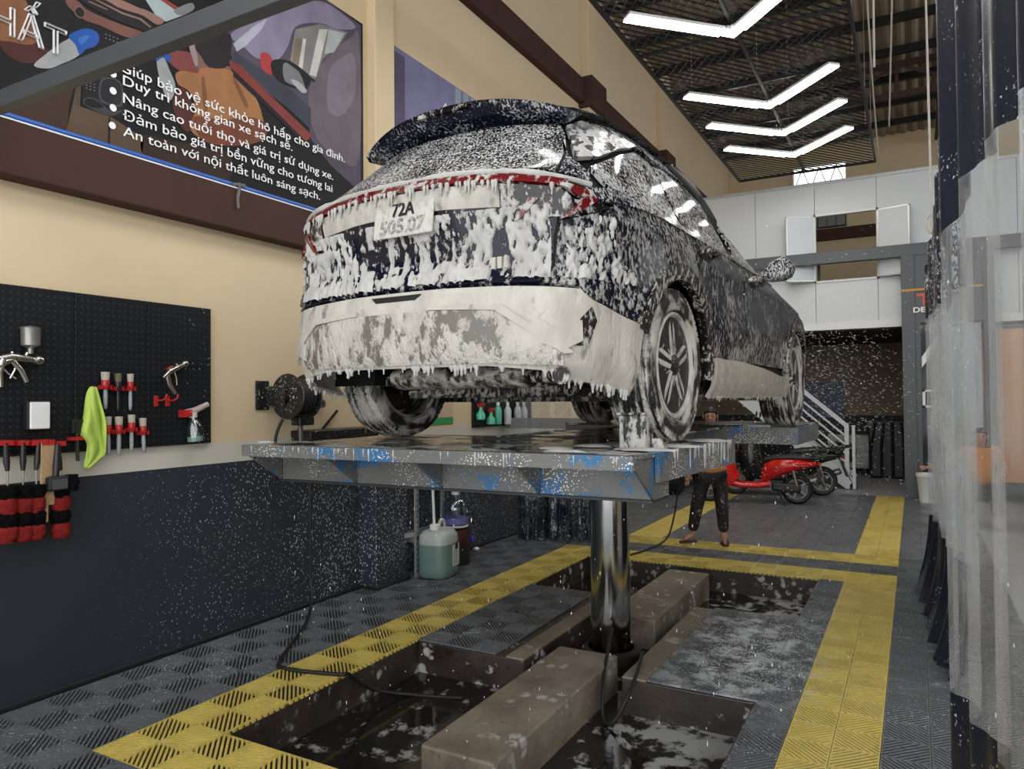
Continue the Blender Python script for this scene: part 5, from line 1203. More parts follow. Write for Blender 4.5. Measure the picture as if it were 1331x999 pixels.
MB().tube([(0, 0, 0), (0, -.005, -.12), (0, -.01, -.18)], [.014, .02, .016], 10).build('handle', M_dark, b, smooth=50); MB().box((-.02, -.06, -.255), (.03, .05, -.175)).build('head', M_dark, b, bevel=.012); MB().box((.03, -.045, -.245), (.036, .035, -.19)).build('pad', plain('grey_pad', (.06, .065, .07), .6), b); m = MB(); fuzz(m, 0, .09, .04); m.build('fibre', M_wool, b, loc=(0, .075, -.22))
# ---- hose reel and its bracket
rl = thing('hose_reel', 'black wall-mounted hose reel flecked with foam', 'hose reel', (WX, 4.05, 1.68))
F_reel = foam_mat('black_reel_foam', (.008, .008, .008), .35, cov=.12, scale=(70, 70, 60), soft=.03, big=.3, bump=.3)
for y in (-.10, .09): MB().lathe([(.02, y-.006), (.165, y-.006), (.172, y), (.165, y+.006), (.02, y+.006)], 36, (.21, 0, 0), 1).build('side_disc', F_reel, rl, smooth=40)
for k in range(5): MB().lathe([(.118, -.028), (.138, -.014), (.138, .0), (.118, .012)], 30, (.21, -.055+k*.032, 0), 1, True).build('hose_turn', M_rub, rl, smooth=60)
MB().lathe([(.118, -.1), (.118, .09)], 24, (.21, 0, 0), 1).build('drum', F_reel, rl); MB().lathe([(.03, -.15), (.03, -.10), (0, -.10)], 14, (.21, 0, 0), 1).build('axle', F_reel, rl)
MB().box((0, -.22, -.10), (.02, -.10, .12)).build('wall_plate', F_reel, rl, bevel=.005); MB().box((.0, -.13, -.07), (.21, -.115, .08)).build('bracket', F_reel, rl, bevel=.004)
MB().bar((.2, .12, -.16), (.02, .12, -.16), .03, .04).build('guide_arm', F_reel, rl); MB().box((.17, -.03, -.22), (.27, .12, -.15)).build('hose_guide', F_reel, rl, bevel=.01)
MB().tube([(.2, .04, -.17), (.2, .05, -.42)], .018, 8).build('hose_end', plain('grey_metal_end', (.12, .11, .1), .4, .5), rl)
MB().tube(catmull([(.16, -.10, -.17), (.12, -.13, -.30), (.10, -.12, -.50), (.06, -.1, -.75)], 6), .012, 8).build('feed_hose', M_rub, rl, smooth=60)
MB().tube([(.04, .34, -.02), (.05, .16, -.28)], .012, 7).build('stay_rod', F_reel, rl); MB().tube([(.04, .62, -.12), (.05, .30, -.38)], .012, 7).build('stay_rod', F_reel, rl); MB().lathe([(.012, -.02), (.034, -.02), (.034, .02), (.012, .02)], 14, (.05, .42, -.06), 0, True).build('coupling', plain('brass_grey', (.3, .28, .24), .3, .8), rl)
sh_ = tag(MB().box((WX+.0, 4.18, 1.335), (WX+.22, 5.0, 1.415)).build('wall_shelf', F_reel, bevel=.01), 'black foam-flecked ledge on the wall under the hose reel', 'shelf')
# pressure hose down to the pit
hz = tag(MB().tube(catmull([(WX+.1, 4.28, 1.30), (WX+.10, 4.29, .92), (WX+.09, 4.30, .45), (WX+.12, 4.28, .14), (WX+.35, 4.0, .02), (-3.55, 3.36, .012), (-3.40, 3.25, .012), (-3.03, 3.31, .02), (-2.99, 3.36, .01), (-2.96, 3.55, -.14), (-2.8, 3.75, -.215), (-2.5, 3.85, -.215)], 10), .012, 8).build('pressure_hose', plain('black_wet_hose', (.01, .01, .011), .3, var=.5, scale=300, bump=.4), smooth=60), 'thin black pressure hose hanging down the wall and trailing into the pit', 'hose')
tag(MB().tube([(WX+.05, 4.2, 1.19), (WX+.16, 4.26, 1.17), (WX+.16, 4.42, 1.17), (WX+.05, 4.48, 1.21)], .02, 8).build('grab_handle', plain('grey_hook', (.25, .25, .25), .5), smooth=60), 'grey bracket on the navy wall under the lift deck', 'bracket')
# ---- angle-iron rack with jug and water bottle
M_angle = plain('perforated_grey_steel', (.33, .33, .34), .45, .2, var=.2, scale=40)
rk = thing('storage_rack', 'grey perforated angle-iron rack at the navy wall', 'rack', (-4.10, 5.85, 0))
def angle(p, q, name='post'):
    m = MB(); d = Vector(q)-Vector(p)
    if abs(d.z) > .5: m.bar(p, q, .06, .005); m.bar(Vector(p)+Vector((-.02, .02, 0)), Vector(q)+Vector((-.02, .02, 0)), .005, .045)
    else: m.bar(p, q, .005, .045); m.bar(Vector(p)+Vector((-.015, 0, .02)), Vector(q)+Vector((-.015, 0, .02)), .035, .005)
    if abs(d.z) > .5:
        m.cur = 1
        k = .06
        while k < d.length-.03:
            for dx in (-.008, .010): m.cbox((p[0]+dx, p[1]-.003, p[2]+k), (.007, .002, .022))
            k += .05
    return m.build(name, [M_angle, M_slot], rk)
for x in (.03, -.16):
    for y in (-.34, .36): angle((x, y, 0), (x, y, 1.15))
for z in (.36, 1.05):
    for x in (.03, -.16): angle((x, -.34, z), (x, .36, z), 'shelf_beam')
    for y in (-.34, .36): angle((-.16, y, z-.02), (.03, y, z-.02), 'shelf_beam')
angle((.03, -.34, .40), (-.1, -.75, .40), 'shelf_beam'); angle((-.12, -.34, .36), (-.12, -.78, .36), 'shelf_beam')
MB().box((-.17, -.32, 1.08), (.02, .34, 1.095)).build('shelf', M_angle, rk)
jg = thing('chemical_jug', 'big milky jug of green cleaning liquid on the floor by the rack', 'jug', (-3.93, 5.66, 0), .15); jg.scale = (1.22,)*3
def rbox(w_, d_, prof, n=28, e=4.):
    m = MB(); 
    for z, k in prof:
        for i in range(n):
            a = 2*PI*i/n; c_, s_ = math.cos(a), math.sin(a); r = (abs(c_)**e+abs(s_)**e)**(-1/e); m.v.append((w_*k*r*c_, d_*k*r*s_, z))
    L = len(prof); m.f = [(j*n+i, j*n+(i+1) % n, (j+1)*n+(i+1) % n, (j+1)*n+i) for j in range(L-1) for i in range(n)]+[tuple(range(n))[::-1], tuple((L-1)*n+i for i in range(n))]; m.m = [0]*len(m.f); return m
def jug_mat():
    t = NT('milky_jug_plastic'); z = t.sep(t.coord())[2]; n = t.noise(t.coord(), 8.)
    c = t.mix(t.math('GREATER_THAN', z, .255), t.mix(n, (.12, .20, .175, 1), (.17, .25, .22, 1)), (.42, .45, .43, 1)); t.bs(Base_Color=c, Roughness=.3, Subsurface_Weight=.0); return t.mat
rbox(.125, .145, [(0, .86), (.015, .98), (.06, 1), (.28, 1), (.315, .97), (.345, .82), (.36, .55), (.37, .3)]).build('body', jug_mat(), jg, smooth=50)
MB().lathe([(.036, .36), (.036, .40), (.03, .405), (0, .405)], 18, (-.0, -.07, 0)).build('cap', M_white, jg, smooth=40)
MB().tube(catmull([(0, .0, .355), (0, .03, .41), (0, .08, .41), (0, .115, .34)], 5), .014, 8).build('handle', plain('milky_white', (.6, .62, .6), .3), jg, smooth=60)
MB().box((.126, -.02, .08), (.1285, .10, .24)).build('label_sheet', plain('pale_label', (.55, .57, .56), .5), jg); MB().lathe([(.026, 0), (.026, .002), (0, .002)], 16, (.128, .05, .225), 0).build('label_print', M_dark, jg)
for i in range(7): MB().box((.1287, -.01, .10+i*.014), (.1292, .085-.01*(i % 3), .104+i*.014)).build('label_print', plain('grey_print', (.2, .22, .22), .5), jg)
MB().tube([(0, -.07, .40), (0, -.10, .78)], .011, 8).build('dip_pipe', M_white, jg, smooth=60)
wbt = thing('water_bottle', 'round clear water bottle with blue label standing on a dark red drum', 'bottle', (-4.07, 6.16, .36))
MB().lathe([(0, .0), (.125, 0), (.13, .02), (.13, .10), (.124, .11), (.13, .12), (.13, .20), (.122, .25), (.07, .30), (.035, .315), (.035, .345), (0, .345)], 28).build('shell', glass('water_bottle_clear', (.75, .85, .95), .16), wbt, smooth=45)
MB().lathe([(.131, .04), (.131, .10)], 28).build('blue_band', plain('blue_label', (.13, .14, .36), .4), wbt, smooth=45); MB().lathe([(.131, .012), (.131, .03)], 28).build('white_band', M_white, wbt)
MB().lathe([(.038, .33), (.038, .355), (0, .355)], 16).build('cap', plain('pale_blue_cap', (.5, .6, .75), .4), wbt); MB().lathe([(0, .004), (.124, .004), (.124, .035), (0, .035)], 20).build('water', plain('wine_red_liquid', (.10, .012, .018), .15), wbt)
dr = thing('red_drum', 'dark red plastic drum under the clear water bottle', 'drum', (-4.07, 6.16, 0))
MB().lathe([(0, 0), (.14, 0), (.145, .02), (.145, .21), (.15, .215), (.15, .32), (.14, .35), (0, .355)], 28).build('body', plain('wine_red_plastic', (.055, .010, .014), .3), dr, smooth=40); MB().lathe([(.147, .0), (.148, .20)], 28).build('dark_sleeve', M_dark, dr)
MB().lathe([(.03, -.02), (.03, .03), (0, .03)], 14, (.12, .10, .24), 0).build('tap', plain('blue_tap', (.06, .05, .45), .3), dr)
pv = WP(617, 0, 0); tag(MB().blob((WX+.12, 6.75, .022), (.035, .04, .022), 10, 6).build('pebble', M_white, smooth=80), 'small white lump on the grey tiles by the wall', 'lump')
# ---- second pegboard with bottles, far along the wall
pb2 = tag(MB().box((WX+.003, 6.86, 1.33), (WX+.03, 8.25, 2.0)).build('pegboard', M_peg), 'black pegboard farther along the wall seen beneath the car', 'pegboard')
def bottle(u, col, lab, v=551, h=.29, green=False):
    p = WP(u, v, .09); b = thing('spray_bottle', lab, 'bottle', p, group='bottles on the far pegboard')
    MB().lathe([(0, 0), (.042, 0), (.045, .01), (.045, h*.55), (.03, h*.68), (.015, h*.74), (.015, h*.8), (0, h*.8)], 16).build('bottle', col, b, smooth=45); MB().lathe([(.019, h*.74), (.019, h*.9), (.01, h), (0, h)], 12).build('cap', M_white, b, smooth=45)
M_gb = plain('green_bottle', (.10, .42, .30), .25); M_wbt = plain('white_bottle', (.62, .63, .64), .3)
bottle(647.5, M_gb, 'green bottle with white cap beside the white bottles'); bottle(660, M_wbt, 'white bottle right after the green one'); bottle(673, M_wbt, 'white bottle in the middle of the far board', 550); bottle(681, M_wbt, 'white bottle at the right end of the far board', 550)
for u, v, lab in ((625, 545, 'pale green spray head hanging at the left of the far board'), (638, 551, 'bright green spray bottle low on the far board')):
    p = WP(u, v, .08); b = thing('spray_bottle', lab, 'bottle', p, group='bottles on the far pegboard'); MB().lathe([(0, 0), (.05, 0), (.052, .06), (.02, .10), (.018, .14), (0, .14)], 14).build('bottle', plain('clear_green', (.10, .50, .30), .2), b, smooth=45); MB().bar((0, -.05, .16), (0, .07, .17), .03, .035).build('trigger_head', M_red, b); MB().tube([(0, .05, .15), (0, .06, .08)], .008, 6).build('trigger', M_red, b)
gs = WP(560, 550, .02); tag(MB().box((WX+.002, gs.y-.1, 1.39), (WX+.012, gs.y+.42, 1.455)).build('green_sign', plain('green_sign_board', (.03, .30, .10), .4)), 'narrow green sign on the wall behind the far rear tyre', 'sign')
tag(MB().box((WX+.002, gs.y-.05, 1.46), (WX+.012, gs.y+.42, 1.66)).build('notice_sheet', plain('mottled_sheet', (.55, .42, .30), .6, var=.5, scale=60)), 'mottled pale notice above the narrow green sign', 'notice')
# ================================================================== CURTAINS
M_ncur = foam_mat('navy_vinyl_foam_flecks', (.010, .014, .028), .35, cov=.02, scale=(90, 90, 60), soft=.03, big=.45, bump=.15, foam=(.6, .62, .65))
M_ncur2 = foam_mat('navy_vinyl_more_flecks', (.010, .014, .030), .35, cov=.30, scale=(55, 55, 40), soft=.04, big=.45, bump=.15, foam=(.5, .53, .58))
M_clear = clear_film('clear_curtain_film', haze=.20, gloss=.08, rough=.15); M_clear2 = clear_film('clear_curtain_film_foamy', haze=.22, gloss=.08, rough=.15)
def curtain(name, lab, path, bands, top, par=None, flare=0., mats=None):
    """path: list of (x, y) along the rail; bands: (name, z0, z1, material); folds are in the path"""
    C_ = thing(name, lab, 'curtain', (path[0][0], path[0][1], 0)); o = Vector((path[0][0], path[0][1], 0)); n = len(path)
    for nm, z0, z1, mt in bands:
        m = MB(); R_n = 7
        for j in range(R_n):
            for i, (x, y) in enumerate(path):
                a = z0(i/(n-1)) if callable(z0) else z0; b = z1(i/(n-1)) if callable(z1) else z1; z = a+(b-a)*j/(R_n-1)
                fl = flare*max(0, (.75-z)/.75)**2; nx_ = path[min(i+1, n-1)]; pv_ = path[max(i-1, 0)]
                m.v.append((x-o.x-fl*(.6+.4*math.sin(i*.9)), y-o.y+fl*.25*math.sin(i*.7), z))
        m.f = [(j*n+i, j*n+i+1, (j+1)*n+i+1, (j+1)*n+i) for j in range(R_n-1) for i in range(n-1)]; m.m = [0]*len(m.f)
        m.build(nm, mt, C_, smooth=80, fix=False)
    return C_
def folds(x0, y0, x1, y1, n, waves, amp, ph=0.):
    d = Vector((x1-x0, y1-y0)).normalized(); nn = Vector((-d.y, d.x)); out = []
    for i in range(n+1):
        t = i/n; a = amp*(math.sin(2*PI*waves*t+ph)+.35*math.sin(2*PI*waves*2.3*t+1.3*ph)); out.append((x0+(x1-x0)*t+nn.x*a, y0+(y1-y0)*t+nn.y*a))
    return out
near = folds(.105, 3.62, .40, 1.9, 120, 5.5, .030, .6)
c1 = curtain('bay_curtain', 'near navy and clear plastic curtain along the right edge', near, [('lower_band', .012, .47, M_ncur), ('clear_band', .47, lambda t: 2.0+.5*(1-math.exp(-7*t)), M_clear), ('upper_band', lambda t: 2.0+.5*(1-math.exp(-7*t)), lambda t: 3.3+.25*min(1, t*2), M_ncur)], 3.1)
farp = folds(.12, 7.2, .24, 4.9, 140, 6.5, .034, .3)
c2 = curtain('bay_curtain', 'far gathered navy and clear curtain with its hem flared on the tiles', farp, [('lower_band', .012, .66, M_ncur), ('clear_band', .66, 2.28, M_clear2), ('upper_band', 2.28, lambda t: 2.6+1.0*t, M_ncur2)], 2.9, flare=.13)
for C_, (x0, y0, x1, y1) in ((c1, (.105, 3.62, .40, 1.9)), (c2, (.12, 7.2, .24, 4.9))):
    for k in range(9):
        t = (k+.5)/9; p = Vector((x0+(x1-x0)*t, y0+(y1-y0)*t, (3.3+.25*min(1, t*2) if C_ is c1 else 2.6+1.0*t)))-C_.location
        MB().tube([p+Vector((.02*math.cos(a*.785), 0, .02+.025*math.sin(a*.785))) for a in range(9)], .003, 5).build('ring', M_chrome, C_)
cb = tag(MB().tube([(.11, 7.4, 2.63), (.18, 6.0, 3.16), (.24, 4.85, 3.66), (.11, 3.7, 3.40), (.26, 2.7, 3.56), (.42, 1.7, 3.6)], .006, 6).build('curtain_cable', M_rope), 'pale steel cable carrying the right-hand curtains', 'cable')
lp = tag(MB().tube([(.07+.055*math.cos(a*.5), 2.35, 2.83+.055*math.sin(a*.5)+.002*a) for a in range(28)]+[(.12, 2.35, 3.0), (.12, 2.4, 3.6)], .006, 6).build('coiled_rope', M_rope), 'small coil of pale rope hanging at the top of the near curtain', 'rope')
backp = folds(-4.05, 7.45, -3.15, 7.85, 110, 6.5, .06, .2)
curtain('bay_curtain', 'navy and clear curtain gathered at the left wall behind the piston', backp, [('lower_band', .012, .95, M_ncur2), ('clear_band', .95, 2.3, M_clear2), ('upper_band', 2.3, 3.0, M_ncur2)], 3.)
tag(MB().box((-4.28, 7.55, 1.30), (-2.2, 7.62, 1.42)).build('curtain_batten', plain('grey_rail', (.2, .2, .2), .5)), 'grey batten seen under the car in front of the back curtain', 'batten')
# things of the next bay seen through the clear curtain
od = thing('door_2', 'orange wooden door beyond the clear curtain', 'door', (.75, 13.45, 0), kind='structure')
MB().box((0, -.03, .3), (.80, .03, 2.65)).build('leaf', plain('orange_wood', (.50, .22, .07), .3, var=.2), od, bevel=.006); MB().box((-.05, .031, .1), (.85, .06, 2.72)).build('frame', M_gate, od)
oc = thing('cabinet', 'orange-brown low cabinet just behind the near curtain at the bottom right', 'cabinet', (.75, 3.05, 0)); MB().box((0, -.3, 0), (.5, .45, .62)).build('body', plain('orange_wood2', (.52, .27, .08), .35, var=.15), oc, bevel=.01); MB().box((-.01, -.31, .62), (.51, .46, .645)).build('top', plain('orange_wood2', (.52, .27, .08), .35), oc); MB().box((-.012, .02, .05), (.0, .03, .6)).build('door_gap', M_slot, oc)
tag(MB().box((6.3, -3, -.3), (6.5, 20, 5.2)).build('wall_right', M_tan), 'unseen tan wall of the neighbouring bay, its height set for the daylight', 'wall', kind='structure')  # out of view; height chosen for how much daylight passes over it
bk = thing('bucket', 'white plastic bucket by the glass door', 'bucket', (.16, 12.9, .0)); MB().lathe([(0, 0), (.10, 0), (.13, .30), (.14, .31), (.14, .34), (.125, .34), (.1, .03), (0, .03)], 20).build('body', M_white, bk, smooth=40); MB().tube(catmull([(-.135, 0, .32), (-.1, .02, .22), (0, .05, .18), (.1, .02, .22), (.135, 0, .32)], 4), .004, 5).build('handle', M_chrome, bk); bk.scale = (1.2, 1.2, 1.3)
# ================================================================== PEOPLE
def skin_mesh(name, J, E, mat, sub=2, root=None):
    """J: joint -> (position, radius or (rx, ry)); E: bones"""
    keys = list(J); me = bpy.data.meshes.new(name); me.from_pydata([J[k][0] for k in keys], [(keys.index(a), keys.index(b)) for a, b in E], [])
    o = bpy.data.objects.new(name, me); COL.objects.link(o); o.modifiers.new('skin', 'SKIN').use_smooth_shade = True
    for i, k in enumerate(keys):
        r = J[k][1]; me.skin_vertices[0].data[i].radius = r if isinstance(r, tuple) else (r, r); me.skin_vertices[0].data[i].use_root = (k == (root or keys[0]))
    m = o.modifiers.new('sub', 'SUBSURF'); m.levels = sub; m.render_levels = sub
    dg = bpy.context.evaluated_depsgraph_get(); res = bpy.data.meshes.new_from_object(o.evaluated_get(dg)); bpy.data.objects.remove(o)
    res.name = name; res.materials.clear(); res.materials.append(mat); res.shade_smooth(); return res
M_skin = plain('skin', (.45, .24, .15), .5, var=.08); M_shirt = plain('orange_cotton', (.55, .22, .05), .85, var=.15, scale=12); M_trou = foam_mat('black_trousers_drops', (.010, .010, .011), .7, cov=.06, scale=(60, 60, 22), soft=.03, big=.4, bump=.1); M_hair = plain('black_hair', (.008, .007, .006), .5); M_sand = plain('brown_sandal', (.06, .03, .022), .6); M_eye = plain('dark_eye', (.01, .008, .007), .2); M_lip = plain('lip', (.32, .12, .10), .5)
def hand(J, E, wrist, d, side, palm=.032, up=Vector((0, 0, -1)), curl=.5):
    """palm and five fingers growing from the wrist joint along d; side = direction of the thumb"""
    W_ = Vector(J[wrist][0]); d = Vector(d).normalized(); s_ = Vector(side).normalized(); n_ = d.cross(s_)
    pm = wrist+'_palm'; J[pm] = (tuple(W_+d*.05), (palm, .016)); E.append((wrist, pm)); kn = wrist+'_knuckle'; J[kn] = (tuple(W_+d*.085), (palm*1.0, .014)); E.append((pm, kn))
    for i, (off, L) in enumerate(((.026, .068), (.009, .078), (-.009, .072), (-.026, .056))):
        b = W_+d*.09+s_*off; prev = kn
        for k in range(3):
            b = b+(d*(1-curl*k*.35)+n_*curl*.5*k).normalized()*L/3*(1.2 if k == 0 else 1); key = f'{wrist}_f{i}{k}'; J[key] = (tuple(b), .0088-.001*k); E.append((prev, key)); prev = key
    prev = pm; b = W_+d*.035+s_*.03
    for k in range(2): b = b+(d*.6+s_*.55-n_*.1).normalized()*.03; key = f'{wrist}_t{k}'; J[key] = (tuple(b), .0098); E.append((prev, key)); prev = key
def person(name, lab, loc, rz, J, E, shirt, trou, head, feet, hands, psc=1.):
    for h in hands: hand(J, E, *h)
    body = link(name, skin_mesh(name, J, E, M_skin), None, loc, (0, 0, rz)); tag(body, lab, 'person'); body.scale = (psc,)*3
    link('shirt', skin_mesh('shirt', *shirt, M_shirt), body)
    link('trousers', skin_mesh('trousers', *trou, M_trou), body)
    hd = Vector(head); m = MB()
    for j in range(9):
        t0 = j/8*PI
        for k in range(18):
            a = 2*PI*k/18; t = t0*(.58 if math.sin(a) > -.25 else .34); z = math.cos(t)*.118; r = math.sin(t)*.088; back = 1.10 if math.sin(a) > 0 else .98; m.v.append((hd.x+r*math.cos(a)*.93, hd.y+.008+r*math.sin(a)*back, hd.z+z+(-.03 if math.sin(a) > .2 and j > 6 else 0)))
    m.f = [(j*18+k, j*18+(k+1) % 18, (j+1)*18+(k+1) % 18, (j+1)*18+k) for j in range(8) for k in range(18)]; m.m = [0]*len(m.f); m.build('hair', M_hair, body, smooth=80)
    for s in (-1, 1):
        MB().blob((hd.x+s*.030, hd.y-.079, hd.z+.004), (.012, .006, .006), 8, 5).build('eye', M_eye, body, smooth=80); MB().blob((hd.x+s*.082, hd.y+.005, hd.z-.008), (.010, .018, .028), 8, 6).build('ear', M_skin, body, smooth=80); MB().bar((hd.x+s*.018, hd.y-.084, hd.z+.024), (hd.x+s*.044, hd.y-.078, hd.z+.022), .008, .006).build('eyebrow', M_hair, body)
    MB().add([(hd.x-.007, hd.y-.082, hd.z+.01), (hd.x+.007, hd.y-.082, hd.z+.01), (hd.x+.015, hd.y-.084, hd.z-.033), (hd.x-.015, hd.y-.084, hd.z-.033), (hd.x, hd.y-.108, hd.z-.028)], [(0, 4, 3), (0, 1, 4), (1, 2, 4), (3, 4, 2)]).build('nose', M_skin, body, smooth=80)
    MB().blob((hd.x, hd.y-.080, hd.z-.056), (.023, .008, .007), 10, 5).build('mouth', M_lip, body, smooth=80)
    for (fx, fy, fz, a) in feet:
        e = thing('sandal', None, None); e.parent = body; e.location = (fx, fy, fz); e.rotation_euler = (0, 0, a)
        rbox(.045, .125, [(0, .96), (.012, 1), (.022, .98)], 24, 3.).build('sole', M_sand, e, loc=(0, -.05, 0)); MB().tube([(-.045, -.08, .02), (-.02, -.085, .062), (.02, -.085, .062), (.045, -.08, .02)], .010, 6).build('strap', M_sand, e, smooth=60)
# person washing behind the lift: stands facing the viewer
J = {'pelvis': ((0, 0, .86), (.14, .10)), 'waist': ((0, .0, 1.0), (.13, .095)), 'chest': ((0, .01, 1.20), (.15, .105)), 'neck0': ((0, .015, 1.34), .06), 'neck': ((0, .005, 1.40), .052), 'jaw': ((0, -.012, 1.452), (.058, .066)), 'head': ((0, -.005, 1.515), (.078, .088)), 'crown': ((0, .002, 1.575), (.066, .075))}
E = [('pelvis', 'waist'), ('waist', 'chest'), ('chest', 'neck0'), ('neck0', 'neck'), ('neck', 'jaw'), ('jaw', 'head'), ('head', 'crown')]
for s, tag_, hip, knee, ank, toe in ((-1, 'l', (-.09, 0, .80), (-.17, -.02, .45), (-.235, .03, .085), (-.33, -.05, .035)), (1, 'r', (.09, 0, .80), (.12, -.02, .45), (.135, .02, .085), (.15, -.12, .03))):
    J['hip'+tag_] = (hip, .085); J['knee'+tag_] = (knee, .058); J['ank'+tag_] = (ank, .036); J['toe'+tag_] = (toe, (.038, .022)); E += [('pelvis', 'hip'+tag_), ('hip'+tag_, 'knee'+tag_), ('knee'+tag_, 'ank'+tag_), ('ank'+tag_, 'toe'+tag_)]
for s, t_, el, wr in ((-1, 'l', (-.26, .02, 1.06), (-.27, -.12, .86)), (1, 'r', (.27, -.05, 1.12), (.30, -.26, 1.24))):
    J['sh'+t_] = ((s*.17, .01, 1.31), .055); J['el'+t_] = (el, .042); J['wr'+t_] = (wr, .029); E += [('chest', 'sh'+t_), ('sh'+t_, 'el'+t_), ('el'+t_, 'wr'+t_)]
SJ = {'hem': ((0, 0, .80), (.178, .138)), 'waist': ((0, 0, .92), (.17, .13)), 'mid': ((0, 0, 1.05), (.16, .122)), 'chest': ((0, .01, 1.21), (.175, .125)), 'neck': ((0, .012, 1.345), .07)}
SE = [('hem', 'waist'), ('waist', 'mid'), ('mid', 'chest'), ('chest', 'neck')]
for s, t_, el in ((-1, 'l', (-.24, .015, 1.13)), (1, 'r', (.245, -.03, 1.17))): SJ['sh'+t_] = ((s*.175, .01, 1.31), .075); SJ['sl'+t_] = (el, .066); SE += [('chest', 'sh'+t_), ('sh'+t_, 'sl'+t_)]
TJ = {'pelvis': ((0, 0, .89), (.155, .118))}; TE = []
for t_, hip, knee, ank in (('l', (-.09, 0, .80), (-.17, -.02, .45), (-.228, .025, .13)), ('r', (.09, 0, .80), (.12, -.02, .45), (.135, .015, .13))):
    TJ['hip'+t_] = (hip, .105); TJ['knee'+t_] = (knee, .082); TJ['cuff'+t_] = (ank, .066); TE += [('pelvis', 'hip'+t_), ('hip'+t_, 'knee'+t_), ('knee'+t_, 'cuff'+t_)]
f1 = atZ(941, 708); f0 = atZ(897, 702)
pr1 = (f1.x-.135, f1.y+.02, 0.)
person('person', 'person in orange shirt and black trousers standing behind the lift with a wand', pr1, math.radians(12), J, E, (SJ, SE), (TJ, TE), (0, -.005, 1.52), [(-.24, .03, 0, math.radians(-55)), (.137, .01, 0, math.radians(8))],
       [('wrl', (0, -.3, -1), (.6, -.6, 0)), ('wrr', (.1, -1, .25), (-.5, 0, .8))], .94)
wand = thing('spray_wand', 'thin black pressure-washer wand held by the standing person', 'spray wand', (pr1[0]+.34, pr1[1]-.30, 1.18))
MB().tube([(0, 0, 0), (.02, -.05, .04), (.06, -.45, .16)], [.012, .009, .007], 8).build('lance', M_frame, wand, smooth=60); MB().tube([(0, 0, .0), (.0, .03, -.10)], .014, 8).build('grip', M_dark, wand, smooth=60)
hh = atZ(855, 745, -.2); tag(MB().tube(catmull([(pr1[0]-.30, pr1[1]-.15, .80), (pr1[0]-.36, pr1[1]-.10, .55), (pr1[0]-.40, pr1[1]-.12, .28), (pr1[0]-.46, pr1[1]-.22, .05), (-2.55, 7.6, .012), (-2.62, 7.25, .012), (-2.66, 7.08, .0), (-2.66, 6.98, -.2), (-2.5, 6.6, -.21)], 8), .010, 8).build('wash_hose', M_rub, smooth=60), 'black wash hose from the standing person down into the pit', 'hose')
# second person, sitting behind the far curtain, arm stretched to the left
J2 = {'pelvis': ((0, 0, .42), (.14, .11)), 'waist': ((0, -.02, .58), (.13, .10)), 'chest': ((0, -.06, .80), (.15, .11)), 'neck0': ((0, -.09, .95), .06), 'neck': ((0, -.11, 1.0), .05), 'jaw': ((0, -.145, 1.05), (.058, .066)), 'head': ((0, -.15, 1.11), (.078, .088)), 'crown': ((0, -.145, 1.17), (.066, .075))}
E2 = [('pelvis', 'waist'), ('waist', 'chest'), ('chest', 'neck0'), ('neck0', 'neck'), ('neck', 'jaw'), ('jaw', 'head'), ('head', 'crown')]
TJ2 = {'pelvis': ((0, 0, .44), (.155, .125))}; TE2 = []; SJ2 = {'waist': ((0, 0, .47), (.165, .135)), 'chest': ((0, -.06, .82), (.175, .13)), 'neck': ((0, -.09, .955), .068)}; SE2 = [('waist', 'chest'), ('chest', 'neck')]
for s, t_ in ((-1, 'l'), (1, 'r')):
    J2['hip'+t_] = ((s*.09, -.02, .40), .085); J2['knee'+t_] = ((s*.15, -.40, .50), .058); J2['ank'+t_] = ((s*.15, -.38, .085), .036); J2['toe'+t_] = ((s*.16, -.52, .03), (.038, .022)); E2 += [('pelvis', 'hip'+t_), ('hip'+t_, 'knee'+t_), ('knee'+t_, 'ank'+t_), ('ank'+t_, 'toe'+t_)]
    TJ2['hip'+t_] = ((s*.09, -.02, .41), .105); TJ2['knee'+t_] = ((s*.15, -.39, .51), .08); TJ2['cuff'+t_] = ((s*.15, -.375, .13), .065); TE2 += [('pelvis', 'hip'+t_), ('hip'+t_, 'knee'+t_), ('knee'+t_, 'cuff'+t_)]
    el, wr = (((-.30, -.16, .80), (-.52, -.26, .73)) if s < 0 else ((.25, -.2, .72), (.16, -.40, .62)))
    J2['sh'+t_] = ((s*.17, -.07, .92), .055); J2['el'+t_] = (el, .042); J2['wr'+t_] = (wr, .029); E2 += [('chest', 'sh'+t_), ('sh'+t_, 'el'+t_), ('el'+t_, 'wr'+t_)]
    SJ2['sh'+t_] = ((s*.175, -.07, .92), .075); SJ2['sl'+t_] = (tuple(Vector((s*.17, -.07, .92)).lerp(Vector(el), .75)), .064); SE2 += [('chest', 'sh'+t_), ('sh'+t_, 'sl'+t_)]
person('person', 'person in orange shirt sitting behind the far curtain, one arm stretched left', (.72, 11.1, 0), 0, J2, E2, (SJ2, SE2), (TJ2, TE2), (0, -.15, 1.115), [(-.15, -.40, 0, 0), (.15, -.40, 0, 0)], [('wrl', (-1, -.4, -.2), (0, -.4, .8)), ('wrr', (-.2, -1, -.1), (-1, 0, 0))])
sl_ = thing('stool', 'low grey plastic stool under the sitting person', 'stool', (.72, 11.15, 0)); MB().box((-.16, -.14, .27), (.16, .14, .30)).build('seat', M_grey_h, sl_, bevel=.01)
for a in (-1, 1):
    for b in (-1, 1): MB().bar((a*.15, b*.13, 0), (a*.12, b*.10, .27), .035, .035).build('leg', M_grey_h, sl_)

